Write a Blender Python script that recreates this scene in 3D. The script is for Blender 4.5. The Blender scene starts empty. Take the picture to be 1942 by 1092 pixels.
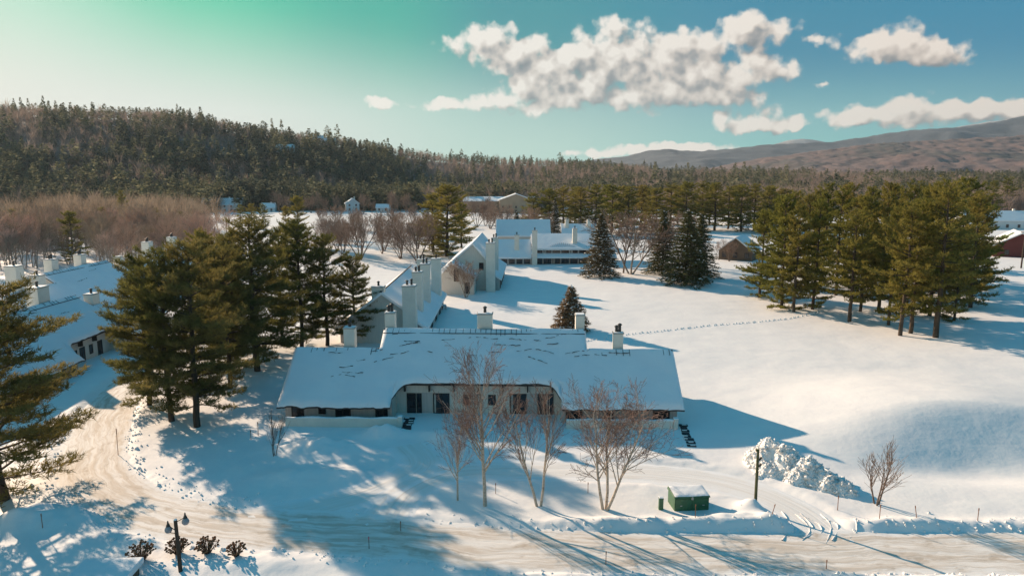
import bpy, math, random
import numpy as np
R = math.radians
PI = math.pi
scene = bpy.context.scene
COL = scene.collection

# ------------------------------------------------------------------ camera
CAMH = 24.0
FPX = 1294.0                      # focal length in pixels of a 1942-wide frame
PITCH = math.atan((546 - 335) / FPX)
cam_d = bpy.data.cameras.new("camera")
cam_d.sensor_width = 36.0
cam_d.lens = 36.0 * FPX / 1942.0
cam_d.clip_start = 0.5
cam_d.clip_end = 20000
cam = bpy.data.objects.new("camera", cam_d)
cam.location = (0, 0, CAMH)
cam.rotation_euler = (PI / 2 - PITCH, 0, 0)
COL.objects.link(cam)
scene.camera = cam
scene.view_settings.view_transform = 'Standard'
scene.view_settings.look = 'None'
scene.view_settings.gamma = 1.0
scene.view_settings.exposure = 0.75
scene.cycles.max_bounces = 6
scene.cycles.diffuse_bounces = 3
scene.cycles.transparent_max_bounces = 8
scene.cycles.volume_bounces = 0


def ray(px, py):
    u = (px - 971) / FPX
    v = (546 - py) / FPX
    return np.array([u, math.cos(PITCH) + v * math.sin(PITCH), -math.sin(PITCH) + v * math.cos(PITCH)])


def G(px, py, z=0.0):
    d = ray(px, py)
    t = (z - CAMH) / d[2]
    return np.array([t * d[0], t * d[1], z])


def azel(px, py):
    d = ray(px, py)
    return math.degrees(math.atan2(d[0], d[1])), math.degrees(math.atan2(d[2], math.hypot(d[0], d[1])))


# ------------------------------------------------------------------ sun
SUN_EL = 20.4
SUN_AZ = -46.3                    # left of the view direction (+Y)
sd = bpy.data.lights.new("sun", 'SUN')
sd.energy = 5.0
sd.angle = R(0.6)
sd.color = (1.0, 0.755, 0.54)
sun = bpy.data.objects.new("sun", sd)
sun.rotation_euler = (R(90 - SUN_EL), 0, R(180 - SUN_AZ))
sun.location = (-60, 60, 60)
COL.objects.link(sun)

# ------------------------------------------------------------------ world: sky and clouds
world = bpy.data.worlds.new("World")
scene.world = world
world.use_nodes = True
WT = world.node_tree
WT.nodes.clear()


class NT:
    """small helper to wire shader nodes"""
    def __init__(s, tree):
        s.t = tree

    def n(s, typ, **kw):
        nd = s.t.nodes.new(typ)
        for k, v in kw.items():
            setattr(nd, k, v)
        return nd

    def put(s, sock, val):
        if val is None:
            return
        if isinstance(val, bpy.types.NodeSocket):
            s.t.links.new(val, sock)
        else:
            sock.default_value = val

    def m(s, op, a, b=None, c=None, clamp=False):
        nd = s.n('ShaderNodeMath', operation=op, use_clamp=clamp)
        s.put(nd.inputs[0], a)
        s.put(nd.inputs[1], b)
        s.put(nd.inputs[2], c)
        return nd.outputs[0]

    def vm(s, op, a, b=None, out=0):
        nd = s.n('ShaderNodeVectorMath', operation=op)
        s.put(nd.inputs[0], a)
        s.put(nd.inputs[1], b)
        return nd.outputs[out]

    def mix(s, fac, a, b, blend='MIX'):
        nd = s.n('ShaderNodeMix', data_type='RGBA', blend_type=blend)
        s.put(nd.inputs['Factor'], fac)
        s.put(nd.inputs['A'] if False else nd.inputs[6], a)
        s.put(nd.inputs[7], b)
        return nd.outputs[2]

    def ramp(s, fac, stops, interp='LINEAR'):
        nd = s.n('ShaderNodeValToRGB')
        cr = nd.color_ramp
        cr.interpolation = interp
        while len(cr.elements) < len(stops):
            cr.elements.new(0.5)
        for e, (p, c) in zip(cr.elements, stops):
            e.position = p
            e.color = (c[0], c[1], c[2], 1.0)
        s.put(nd.inputs[0], fac)
        return nd.outputs[0]

    def noise(s, vec, scale, detail=4, rough=0.55, out=0, dim='3D', distortion=0.0):
        nd = s.n('ShaderNodeTexNoise', noise_dimensions=dim)
        s.put(nd.inputs['Vector'], vec)
        s.put(nd.inputs['Scale'], scale)
        s.put(nd.inputs['Detail'], detail)
        s.put(nd.inputs['Roughness'], rough)
        s.put(nd.inputs['Distortion'], distortion)
        return nd.outputs[out]

    def mapr(s, v, a, b, c=0.0, d=1.0, smooth=False):
        nd = s.n('ShaderNodeMapRange')
        if smooth:
            nd.interpolation_type = 'SMOOTHSTEP'
        s.put(nd.inputs[0], v)
        for i, x in enumerate((a, b, c, d)):
            s.put(nd.inputs[i + 1], x)
        return nd.outputs[0]


def lin(r, g, b):
    f = lambda c: (c / 255 / 12.92) if c / 255 <= 0.04045 else ((c / 255 + 0.055) / 1.055) ** 2.4
    return (f(r), f(g), f(b))


w = NT(WT)
tc = w.n('ShaderNodeTexCoord').outputs['Generated']
sx = w.n('ShaderNodeSeparateXYZ')
WT.links.new(tc, sx.inputs[0])
az = w.m('MULTIPLY', w.m('ARCTAN2', sx.outputs[0], sx.outputs[1]), 180 / PI)
el = w.m('MULTIPLY', w.m('ARCSINE', sx.outputs[2]), 180 / PI)
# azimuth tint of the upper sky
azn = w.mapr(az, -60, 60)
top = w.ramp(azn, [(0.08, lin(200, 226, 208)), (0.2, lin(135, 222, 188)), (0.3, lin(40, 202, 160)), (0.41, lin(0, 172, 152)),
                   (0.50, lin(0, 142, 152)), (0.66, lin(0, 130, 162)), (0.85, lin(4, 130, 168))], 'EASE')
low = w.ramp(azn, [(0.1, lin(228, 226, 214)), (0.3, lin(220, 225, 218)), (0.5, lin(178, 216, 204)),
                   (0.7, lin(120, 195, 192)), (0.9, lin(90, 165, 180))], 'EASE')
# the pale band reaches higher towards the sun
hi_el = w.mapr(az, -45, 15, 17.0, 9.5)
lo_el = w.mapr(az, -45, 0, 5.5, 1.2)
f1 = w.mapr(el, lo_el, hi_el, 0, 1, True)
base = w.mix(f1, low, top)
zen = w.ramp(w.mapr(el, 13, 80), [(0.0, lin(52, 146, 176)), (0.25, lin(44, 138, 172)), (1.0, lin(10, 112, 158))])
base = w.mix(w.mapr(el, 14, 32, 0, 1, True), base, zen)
# brightening round the sun
sv = Vsun = (math.sin(R(SUN_AZ)) * math.cos(R(SUN_EL)), math.cos(R(SUN_AZ)) * math.cos(R(SUN_EL)), math.sin(R(SUN_EL)))
cs = w.vm('DOT_PRODUCT', tc, sv, out=1)
glow = w.m('POWER', w.m('MAXIMUM', cs, 0.0), 45.0)
base = w.mix(w.m('MULTIPLY', glow, 0.40), base, (1.0, 0.96, 0.86, 1))

# clouds: soft ellipses in azimuth / elevation broken by noise
cxyz = w.n('ShaderNodeCombineXYZ')
WT.links.new(az, cxyz.inputs[0])
WT.links.new(el, cxyz.inputs[1])
BLOBS = [  # photo px centre, half sizes in px
    (905, 75, 85, 34), (985, 105, 75, 38), (1000, 160, 80, 42), (1060, 175, 60, 32),
    (1160, 70, 62, 42), (1150, 120, 70, 48), (1240, 95, 80, 46), (1250, 150, 95, 52), (1190, 180, 95, 34),
    (1320, 115, 75, 40), (1380, 178, 62, 24), (1090, 120, 60, 40), (1330, 165, 60, 30),
    (1425, 62, 100, 33), (1410, 55, 45, 28), (1455, 140, 62, 36), (1420, 125, 36, 20),
    (1680, 80, 85, 42), (1740, 95, 88, 32), (1790, 105, 52, 20), (1550, 75, 26, 14),
    (1388, 228, 44, 24), (1490, 225, 56, 26), (1440, 240, 60, 10),
    (1610, 222, 46, 22), (1745, 205, 62, 30), (1690, 220, 90, 24), (1850, 208, 90, 22), (1900, 212, 80, 26), (1930, 222, 60, 22),
    (840, 198, 60, 14), (925, 198, 48, 20), (717, 193, 34, 13), (1005, 210, 28, 12),
    (1240, 283, 120, 10), (1330, 278, 70, 12), (1130, 291, 70, 8), (1560, 160, 30, 9)]
ng = bpy.data.node_groups.new("cloud_density", 'ShaderNodeTree')
ng.interface.new_socket("P", in_out='INPUT', socket_type='NodeSocketVector')
ng.interface.new_socket("Detail", in_out='INPUT', socket_type='NodeSocketFloat')
ng.interface.new_socket("D", in_out='OUTPUT', socket_type='NodeSocketFloat')
g = NT(ng)
gi = g.n('NodeGroupInput')
go = g.n('NodeGroupOutput')
P0 = gi.outputs[0]
DET = gi.outputs[1]
warp = g.vm('SUBTRACT', g.noise(P0, 0.35, 3, 0.6, out=1), (0.5, 0.5, 0.5))
warp2 = g.vm('SUBTRACT', g.noise(P0, 1.3, DET, 0.6, out=1), (0.5, 0.5, 0.5))
Pw = g.vm('ADD', P0, g.vm('ADD', g.vm('MULTIPLY', warp, (2.0, 1.2, 0)), g.vm('MULTIPLY', warp2, (0.9, 0.7, 0))))
acc = None
for (bx_, by_, hw, hh) in BLOBS:
    a0, e0 = azel(bx_, by_)
    a1, _ = azel(bx_ + hw, by_)
    _, e1 = azel(bx_, by_ - hh)
    rw, rh = max(a1 - a0, .3) * 1.15, max(e1 - e0, .2) * 1.15
    q = g.vm('MULTIPLY', g.vm('SUBTRACT', Pw, (a0, e0, 0)), (1 / rw, 1 / rh, 0))
    ln = g.vm('DOT_PRODUCT', q, q, out=1)
    v = g.m('POWER', 2.718, g.m('MULTIPLY', ln, -1.6))
    acc = v if acc is None else g.m('ADD', acc, v)
fine = g.noise(P0, 0.8, DET, 0.52)


def billow(sc):
    vo = g.n('ShaderNodeTexVoronoi', feature='SMOOTH_F1', voronoi_dimensions='2D')
    g.put(vo.inputs['Vector'], g.vm('ADD', P0, g.vm('MULTIPLY', warp2, (.5, .5, 0))))
    vo.inputs['Scale'].default_value = sc
    vo.inputs['Smoothness'].default_value = .45
    return g.m('SUBTRACT', .42, vo.outputs['Distance'])


bl = g.m('ADD', g.m('MULTIPLY', billow(.55), .75), g.m('MULTIPLY', billow(1.35), .38))
gate = g.mapr(acc, .06, .40, 0, 1, True)
dens = g.m('ADD', g.m('MINIMUM', g.m('MULTIPLY', acc, 0.85), 1.0), g.m('MULTIPLY', gate, g.m('ADD', bl, g.m('MULTIPLY', g.m('SUBTRACT', fine, 0.5), 1.25))))
ng.links.new(dens, go.inputs[0])


def cloud(vec, det):
    nd = w.n('ShaderNodeGroup')
    nd.node_tree = ng
    WT.links.new(vec, nd.inputs[0])
    nd.inputs[1].default_value = det
    return nd.outputs[0]


cpos = cxyz.outputs[0]
d0 = cloud(cpos, 7.0)
d1 = cloud(w.vm('ADD', cpos, (-0.8, 0.9, 0)), 1.5)
dl = cloud(cpos, 2.5)
cover = w.mapr(d0, 0.28, 0.80, 0, 1, True)
shade = w.m('MULTIPLY', w.m('SUBTRACT', dl, d1), 0.95)
thick = w.mapr(dl, 0.4, 1.6, 0.0, 0.42)
lit = w.m('SUBTRACT', w.m('ADD', 0.78, shade), thick)
ccol = w.ramp(lit, [(0.0, lin(120, 128, 134)), (0.32, lin(160, 160, 160)), (0.62, lin(214, 205, 196)), (0.95, lin(247, 240, 230))])
ccol = w.mix(w.mapr(az, 5, 35, 0.0, 0.45), ccol, w.mix(1.0, ccol, (*lin(250, 228, 214), 1), 'MULTIPLY'))
# physical sky mixed in
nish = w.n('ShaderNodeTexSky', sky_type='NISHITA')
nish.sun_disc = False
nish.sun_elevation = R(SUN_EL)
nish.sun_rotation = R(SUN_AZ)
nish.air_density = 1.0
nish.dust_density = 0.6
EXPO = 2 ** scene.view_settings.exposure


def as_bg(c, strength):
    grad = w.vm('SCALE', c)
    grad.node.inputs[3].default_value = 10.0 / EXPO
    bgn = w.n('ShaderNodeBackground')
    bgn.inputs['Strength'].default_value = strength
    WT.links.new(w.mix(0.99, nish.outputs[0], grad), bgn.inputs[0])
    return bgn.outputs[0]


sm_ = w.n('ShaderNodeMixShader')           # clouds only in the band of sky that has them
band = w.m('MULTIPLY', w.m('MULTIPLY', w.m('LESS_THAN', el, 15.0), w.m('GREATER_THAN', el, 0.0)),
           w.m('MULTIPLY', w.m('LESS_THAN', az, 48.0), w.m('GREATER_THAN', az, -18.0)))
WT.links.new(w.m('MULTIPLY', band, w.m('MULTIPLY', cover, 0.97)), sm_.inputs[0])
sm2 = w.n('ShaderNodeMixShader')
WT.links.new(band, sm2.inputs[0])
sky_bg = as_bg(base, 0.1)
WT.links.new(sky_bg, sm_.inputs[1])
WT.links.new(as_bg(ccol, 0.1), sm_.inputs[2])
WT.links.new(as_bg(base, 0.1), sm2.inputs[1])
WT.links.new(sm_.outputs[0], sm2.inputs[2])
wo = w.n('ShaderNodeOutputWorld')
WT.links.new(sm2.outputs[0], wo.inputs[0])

# ------------------------------------------------------------------ materials
MATS = {}


def new_mat(name):
    m = bpy.data.materials.new(name)
    m.use_nodes = True
    t = NT(m.node_tree)
    b = m.node_tree.nodes['Principled BSDF']
    MATS[name] = m
    return m, t, b


def simple(name, col, rough=0.8, var=0.25, scale=1.5, col2=None, bump=0.0, bscale=8.0, coord='Object', stretch=None, spec=0.3, metal=0.0):
    m, t, b = new_mat(name)
    co = t.n('ShaderNodeTexCoord').outputs[coord]
    if stretch:
        co = t.vm('MULTIPLY', co, stretch)
    n1 = t.noise(co, scale, 6, 0.65)
    c2 = col2 or tuple(c * (1 - var) for c in col)
    b.inputs['Base Color'].default_value = (*col, 1)
    t.put(b.inputs['Base Color'], t.mix(t.mapr(n1, 0.35, 0.65), (*c2, 1), (*col, 1)))
    b.inputs['Roughness'].default_value = rough
    b.inputs['Specular IOR Level'].default_value = spec
    b.inputs['Metallic'].default_value = metal
    if bump:
        bn = t.n('ShaderNodeBump')
        bn.inputs['Strength'].default_value = 1.0
        bn.inputs['Distance'].default_value = bump
        t.put(bn.inputs['Height'], t.noise(co, bscale, 5, 0.6))
        t.put(b.inputs['Normal'], bn.outputs[0])
    return m


def snow_material(name, col=(0.86, 0.86, 0.87), bump=0.05, sc=2.5, litter=False):
    m, t, b = new_mat(name)
    co = t.n('ShaderNodeTexCoord').outputs['Object']
    n1 = t.noise(co, 0.35, 5, 0.6)
    c = t.mix(t.mapr(n1, 0.3, 0.7), (col[0] * .93, col[1] * .93, col[2] * .95, 1), (*col, 1))
    b.inputs['Roughness'].default_value = 0.65
    b.inputs['Specular IOR Level'].default_value = 0.2
    t.put(b.inputs['Base Color'], c)
    bn = t.n('ShaderNodeBump')
    bn.inputs['Distance'].default_value = bump
    h = t.m('ADD', t.noise(co, sc, 6, 0.62), t.m('MULTIPLY', t.noise(co, sc * 0.22, 3, 0.5), 2.0))
    t.put(bn.inputs['Height'], h)
    t.put(b.inputs['Normal'], bn.outputs[0])
    return m


snow_material('snow', (0.875, 0.855, 0.835), bump=.03, sc=1.6)
snow_material('roof_snow', (0.84, 0.85, 0.86), 0.035, 1.6)
snow_material('rough_snow', (0.86, 0.84, 0.82), 0.10, 3.5)
simple('pile_snow', (0.87, 0.85, 0.83), 0.8, 0.0, 1.1, col2=(0.52, 0.45, 0.38), bump=.06, bscale=5)
MATS['pile_snow'].node_tree.nodes['Map Range'].inputs[1].default_value = .30
MATS['pile_snow'].node_tree.nodes['Map Range'].inputs[2].default_value = .42
simple('siding', (0.66, 0.60, 0.53), 0.8, 0.12, 1.2, bump=0.015, bscale=3, stretch=(6, 6, 0.4))
simple('siding_board', (0.50, 0.45, 0.42), 0.8, 0.2, 1.2, bump=0.02, bscale=3, stretch=(6, 6, 0.3))
simple('render_white', (0.76, 0.71, 0.63), 0.85, 0.1, 0.9, bump=0.008)
simple('dark_trim', (0.045, 0.038, 0.034), 0.7)
simple('shingle', (0.06, 0.052, 0.05), 0.85, 0.4, 4)
simple('curtain', (0.45, 0.42, 0.38), 0.9)
simple('metal_dark', (0.07, 0.065, 0.06), 0.5, metal=0.4)
simple('cap_stone', (0.45, 0.42, 0.38), 0.9)
simple('bark_pine', (0.095, 0.07, 0.052), 0.95, 0.5, 3, bump=0.03, bscale=9, stretch=(1, 1, .3))
simple('bark_bare', (0.20, 0.145, 0.115), 0.95, 0.4, 3)
simple('twig_bare', (0.31, 0.215, 0.165), 0.95, 0.3, .6)
simple('bark_grey', (0.40, 0.33, 0.27), 0.9, 0.4, 2)
simple('green_paint', (0.035, 0.125, 0.055), 0.45, 0.3, 2.5, spec=.5)
simple('green_pole', (0.11, 0.11, 0.05), 0.85, 0.4, 3)
simple('stake', (0.30, 0.13, 0.07), 0.8)
simple('stake_pink', (0.75, 0.12, 0.2), 0.6)
simple('wood_post', (0.085, 0.06, 0.045), 0.9, 0.5, 5, stretch=(4, 4, .6))
simple('lamp_glass', (0.30, 0.29, 0.31), 0.25, 0.2, 4, spec=.6)
simple('flower_brown', (0.27, 0.13, 0.065), 0.95, 0.5, 3)
simple('stem_brown', (0.11, 0.06, 0.04), 0.95)
simple('tan_wall', (0.42, 0.30, 0.21), 0.9, 0.15, .2)
simple('white_wall', (0.66, 0.66, 0.66), 0.85, 0.1, .2)
simple('red_barn', (0.15, 0.045, 0.04), 0.85, 0.25, .4)
simple('roof_green', (0.10, 0.16, 0.06), 0.9, 0.3, .4)
simple('brown_wall', (0.17, 0.12, 0.085), 0.9, 0.2, .4)
simple('step_dark', (0.045, 0.045, 0.05), 0.9, 0.4, 5)
simple('tyre_black', (0.02, 0.02, 0.02), 0.8)
simple('car_paint', (0.10, 0.11, 0.13), 0.3, spec=.6)

# birch bark: pale with dark bands
m, t, b = new_mat('bark_birch')
co = t.n('ShaderNodeTexCoord').outputs['Object']
n1 = t.noise(t.vm('MULTIPLY', co, (3, 3, 9)), 1.3, 4, .7)
t.put(b.inputs['Base Color'], t.mix(t.mapr(n1, .5, .66), (0.52, 0.42, 0.33, 1), (0.10, 0.07, 0.055, 1)))
b.inputs['Roughness'].default_value = .85
simple('twig_birch', (0.27, 0.175, 0.14), 0.9, 0.3, .6)

# glass
m, t, b = new_mat('glass')
b.inputs['Base Color'].default_value = (0.012, 0.014, 0.02, 1)
b.inputs['Roughness'].default_value = 0.12
b.inputs['Specular IOR Level'].default_value = 0.6


def foliage(name, c1, c2, trans=0.3, scale=.35, tint=None):
    m = bpy.data.materials.new(name)
    m.use_nodes = True
    MATS[name] = m
    tr = m.node_tree
    t = NT(tr)
    tr.nodes.clear()
    co = t.n('ShaderNodeTexCoord').outputs['Object']
    oi = t.n('ShaderNodeObjectInfo').outputs['Random']
    n1 = t.noise(co, scale, 5, .7)
    c = t.mix(t.mapr(n1, .35, .65), (*c1, 1), (*c2, 1))
    hs = t.n('ShaderNodeHueSaturation')
    t.put(hs.inputs['Color'], c)
    t.put(hs.inputs['Hue'], t.mapr(oi, 0, 1, .475, .515))
    t.put(hs.inputs['Value'], t.mapr(oi, 0, 1, 1.2, .8))
    df = t.n('ShaderNodeBsdfDiffuse')
    t.put(df.inputs[0], hs.outputs[0])
    tl = t.n('ShaderNodeBsdfTranslucent')
    t.put(tl.inputs[0], hs.outputs[0])
    ms = t.n('ShaderNodeMixShader')
    ms.inputs[0].default_value = trans
    t.put(ms.inputs[1], df.outputs[0])
    t.put(ms.inputs[2], tl.outputs[0])
    o = t.n('ShaderNodeOutputMaterial')
    t.put(o.inputs[0], ms.outputs[0])
    return m


foliage('needle_pine', (0.15, 0.15, 0.036), (0.30, 0.262, 0.065), .52)
foliage('needle_shaded', (0.095, 0.105, 0.036), (0.22, 0.195, 0.058), .45)  # shade of the near pines put into a darker needle colour
foliage('needle_spruce', (0.085, 0.08, 0.04), (0.14, 0.115, 0.06), .3)
foliage('needle_blue', (0.070, 0.080, 0.036), (0.13, 0.125, 0.05), .3)
foliage('needle_brown', (0.17, 0.125, 0.07), (0.24, 0.175, 0.09), .35)
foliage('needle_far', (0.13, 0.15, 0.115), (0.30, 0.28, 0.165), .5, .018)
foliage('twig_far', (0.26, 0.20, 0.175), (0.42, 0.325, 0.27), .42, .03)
foliage('twig_wood', (0.40, 0.30, 0.235), (0.68, 0.55, 0.44), .45, .09)
foliage('twig_deep', (0.20, 0.15, 0.12), (0.46, 0.345, 0.27), .4, .06)

# packed snow road: streaks follow the strip's UV
m, t, b = new_mat('packed_snow')
uv = t.n('ShaderNodeTexCoord').outputs['UV']
wob = t.vm('MULTIPLY', t.vm('SUBTRACT', t.noise(uv, .12, 4, .6, out=1), (.5, .5, .5)), (0, 2.6, 0))
uv0 = uv
uv = t.vm('ADD', uv, wob)
st = t.noise(t.vm('MULTIPLY', uv, (0.16, 2.0, 1)), 1.0, 8, .68)
st2 = t.noise(t.vm('MULTIPLY', uv, (0.5, 1.1, 1)), 1.0, 6, .7)
c = t.mix(t.mapr(st, .42, .58), (0.62, 0.535, 0.455, 1), (0.84, 0.795, 0.75, 1))
c = t.mix(t.mapr(st2, .53, .66, 0, .8), c, (0.47, 0.385, 0.305, 1))
st3 = t.noise(t.vm('MULTIPLY', uv, (.05, 6.5, 1)), 1.0, 4, .6)
c = t.mix(t.mapr(st3, .60, .68, 0, .5), c, (0.38, 0.30, 0.23, 1))
edge = t.n('ShaderNodeSeparateXYZ')
t.put(edge.inputs[0], uv0)
ed = t.m('ADD', t.m('ABSOLUTE', edge.outputs[1]), t.m('MULTIPLY', t.m('SUBTRACT', t.noise(uv0, .6, 5, .65), .5), 2.6))
c = t.mix(t.mapr(ed, 1.9, 2.6, 0, .9), c, (0.86, 0.85, 0.84, 1))
t.put(b.inputs['Base Color'], c)
b.inputs['Roughness'].default_value = .8
bn = t.n('ShaderNodeBump')
bn.inputs['Distance'].default_value = .05
t.put(bn.inputs['Height'], t.m('ADD', st, t.m('MULTIPLY', st2, .6)))
t.put(b.inputs['Normal'], bn.outputs[0])
# driveway: whiter
m, t, b = new_mat('driveway_snow')
uv = t.n('ShaderNodeTexCoord').outputs['UV']
st = t.noise(t.vm('MULTIPLY', uv, (0.12, 3.2, 1)), 1.0, 6, .6)
st3 = t.noise(t.vm('MULTIPLY', uv, (.04, 5.5, 1)), 1.0, 4, .6)
c = t.mix(t.mapr(st, .36, .66), (0.78, 0.735, 0.69, 1), (0.87, 0.855, 0.84, 1))
c = t.mix(t.mapr(st3, .58, .66, 0, .5), c, (0.6, 0.53, 0.46, 1))
edge = t.n('ShaderNodeSeparateXYZ')
t.put(edge.inputs[0], uv)
ed = t.m('ADD', t.m('ABSOLUTE', edge.outputs[1]), t.m('MULTIPLY', t.m('SUBTRACT', t.noise(uv, .7, 5, .65), .5), 2.4))
c = t.mix(t.mapr(ed, .9, 1.8, 0, 1), c, (0.86, 0.86, 0.865, 1))
t.put(b.inputs['Base Color'], c)
b.inputs['Roughness'].default_value = .8
bn = t.n('ShaderNodeBump')
bn.inputs['Distance'].default_value = .06
t.put(bn.inputs['Height'], st)
t.put(b.inputs['Normal'], bn.outputs[0])

# forest floor on the hills: leaf litter and old snow between trunks
m, t, b = new_mat('forest_floor')
co = t.n('ShaderNodeTexCoord').outputs['Object']
n1 = t.noise(co, .03, 8, .7)
t.put(b.inputs['Base Color'], t.mix(t.mapr(n1, .42, .62), (0.12, 0.085, 0.07, 1), (0.26, 0.21, 0.19, 1)))
b.inputs['Roughness'].default_value = 1
# mountain woods; the far ridge has haze blue painted into its colour
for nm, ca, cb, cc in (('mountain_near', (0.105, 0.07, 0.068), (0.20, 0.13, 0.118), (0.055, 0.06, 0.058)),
                       ('mountain_haze_blue', (0.055, 0.07, 0.092), (0.085, 0.095, 0.118), (0.04, 0.055, 0.075)),
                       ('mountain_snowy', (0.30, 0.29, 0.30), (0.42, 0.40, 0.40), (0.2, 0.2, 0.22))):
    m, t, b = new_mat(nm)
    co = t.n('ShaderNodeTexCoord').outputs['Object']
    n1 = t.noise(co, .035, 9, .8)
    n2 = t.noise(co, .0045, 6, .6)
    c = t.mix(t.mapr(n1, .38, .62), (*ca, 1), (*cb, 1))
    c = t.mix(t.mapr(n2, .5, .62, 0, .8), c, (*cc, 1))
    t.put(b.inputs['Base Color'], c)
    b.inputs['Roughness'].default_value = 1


# ------------------------------------------------------------------ helpers
def set_tags(o, label=None, cat=None, group=None, kind=None):
    if label:
        o['label'] = label
    if cat:
        o['category'] = cat
    if group:
        o['group'] = group
    if kind:
        o['kind'] = kind
    return o


def empty(name, loc=(0, 0, 0), rz=0.0, label=None, cat=None, group=None):
    o = bpy.data.objects.new(name, None)
    o.empty_display_size = 0.5
    o.location = [float(x) for x in loc]
    o.rotation_euler = (0, 0, rz)
    COL.objects.link(o)
    return set_tags(o, label, cat, group)


def link_mesh(name, me, parent=None):
    o = bpy.data.objects.new(name, me)
    COL.objects.link(o)
    if parent:
        o.parent = parent
    return o


def np_mesh(name, V, F, mats, midx=None, smooth=False):
    """V (n,3) array; F list of arrays each (k,3) or (k,4)"""
    me = bpy.data.meshes.new(name)
    V = np.asarray(V, dtype=np.float32)
    if not isinstance(F, list):
        F = [F]
    F = [np.asarray(f, dtype=np.int32) for f in F if len(f)]
    nl = sum(f.size for f in F)
    npoly = sum(len(f) for f in F)
    me.vertices.add(len(V))
    me.vertices.foreach_set('co', V.ravel())
    me.loops.add(nl)
    me.loops.foreach_set('vertex_index', np.concatenate([f.ravel() for f in F]))
    me.polygons.add(npoly)
    tot = np.concatenate([np.full(len(f), f.shape[1], dtype=np.int32) for f in F])
    st = np.concatenate([[0], np.cumsum(tot)[:-1]]).astype(np.int32)
    me.polygons.foreach_set('loop_start', st)
    me.polygons.foreach_set('loop_total', tot)
    for mm in mats:
        me.materials.append(MATS[mm])
    if midx is not None:
        me.polygons.foreach_set('material_index', np.asarray(midx, dtype=np.int32))
    if smooth:
        me.polygons.foreach_set('use_smooth', np.ones(npoly, dtype=bool))
    me.update(calc_edges=True)
    return me


class MB:
    def __init__(s):
        s.v = []
        s.f = []
        s.mi = []
        s.mats = []

    def mat(s, m):
        if m not in s.mats:
            s.mats.append(m)
        return s.mats.index(m)

    def face(s, pts, m):
        i = len(s.v)
        s.v += [tuple(float(c) for c in p) for p in pts]
        s.f.append(tuple(range(i, i + len(pts))))
        s.mi.append(s.mat(m))

    def box(s, lo, hi, m, rz=0, piv=None):
        x0, y0, z0 = lo
        x1, y1, z1 = hi
        P = [(x0, y0, z0), (x1, y0, z0), (x1, y1, z0), (x0, y1, z0), (x0, y0, z1), (x1, y0, z1), (x1, y1, z1), (x0, y1, z1)]
        if rz:
            px, py = piv or ((x0 + x1) / 2, (y0 + y1) / 2)
            c, sn = math.cos(rz), math.sin(rz)
            P = [(px + (x - px) * c - (y - py) * sn, py + (x - px) * sn + (y - py) * c, z) for x, y, z in P]
        i = len(s.v)
        s.v += P
        k = s.mat(m)
        for q in ((0, 3, 2, 1), (4, 5, 6, 7), (0, 1, 5, 4), (1, 2, 6, 5), (2, 3, 7, 6), (3, 0, 4, 7)):
            s.f.append(tuple(i + a for a in q))
            s.mi.append(k)
        return s

    def hexa(s, P, m):
        i = len(s.v)
        s.v += [tuple(float(c) for c in p) for p in P]
        k = s.mat(m)
        for q in ((0, 3, 2, 1), (4, 5, 6, 7), (0, 1, 5, 4), (1, 2, 6, 5), (2, 3, 7, 6), (3, 0, 4, 7)):
            s.f.append(tuple(i + a for a in q))
            s.mi.append(k)
        return s

    def prism(s, poly, d, m):
        """extrude polygon (list of 3D points) along vector d"""
        n = len(poly)
        i = len(s.v)
        s.v += [tuple(map(float, p)) for p in poly] + [tuple(float(a + b) for a, b in zip(p, d)) for p in poly]
        k = s.mat(m)
        s.f.append(tuple(i + n - 1 - j for j in range(n)))
        s.f.append(tuple(i + n + j for j in range(n)))
        s.mi += [k, k]
        for j in range(n):
            s.f.append((i + j, i + (j + 1) % n, i + n + (j + 1) % n, i + n + j))
            s.mi.append(k)
        return s

    def tube(s, p0, p1, r0, r1, m, n=8, cap=True):
        p0, p1 = np.array(p0, float), np.array(p1, float)
        d = p1 - p0
        d /= np.linalg.norm(d) + 1e-9
        a = np.cross(d, (0, 0, 1) if abs(d[2]) < .9 else (1, 0, 0))
        a /= np.linalg.norm(a)
        b_ = np.cross(d, a)
        i = len(s.v)
        for p, r in ((p0, r0), (p1, r1)):
            for j in range(n):
                th = 2 * PI * j / n
                s.v.append(tuple(p + r * (math.cos(th) * a + math.sin(th) * b_)))
        k = s.mat(m)
        for j in range(n):
            s.f.append((i + j, i + (j + 1) % n, i + n + (j + 1) % n, i + n + j))
            s.mi.append(k)
        if cap:
            s.f.append(tuple(i + j for j in range(n - 1, -1, -1)))
            s.f.append(tuple(i + n + j for j in range(n)))
            s.mi += [k, k]
        return s

    def lathe(s, c, prof, m, n=12):
        i = len(s.v)
        for (r, z) in prof:
            for j in range(n):
                th = 2 * PI * j / n
                s.v.append((c[0] + r * math.cos(th), c[1] + r * math.sin(th), c[2] + z))
        k = s.mat(m)
        for a in range(len(prof) - 1):
            for j in range(n):
                s.f.append((i + a * n + j, i + a * n + (j + 1) % n, i + (a + 1) * n + (j + 1) % n, i + (a + 1) * n + j))
                s.mi.append(k)
        return s

    def build(s, name, parent=None, smooth=False, bevel=0.0):
        me = bpy.data.meshes.new(name)
        me.from_pydata(s.v, [], s.f)
        for mm in s.mats:
            me.materials.append(MATS[mm])
        me.polygons.foreach_set('material_index', np.asarray(s.mi, dtype=np.int32))
        if smooth:
            me.polygons.foreach_set('use_smooth', np.ones(len(s.f), dtype=bool))
        me.update()
        o = link_mesh(name, me, parent)
        if bevel:
            md = o.modifiers.new('bevel', 'BEVEL')
            md.width = bevel
            md.segments = 2
            md.limit_method = 'ANGLE'
        return o


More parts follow.
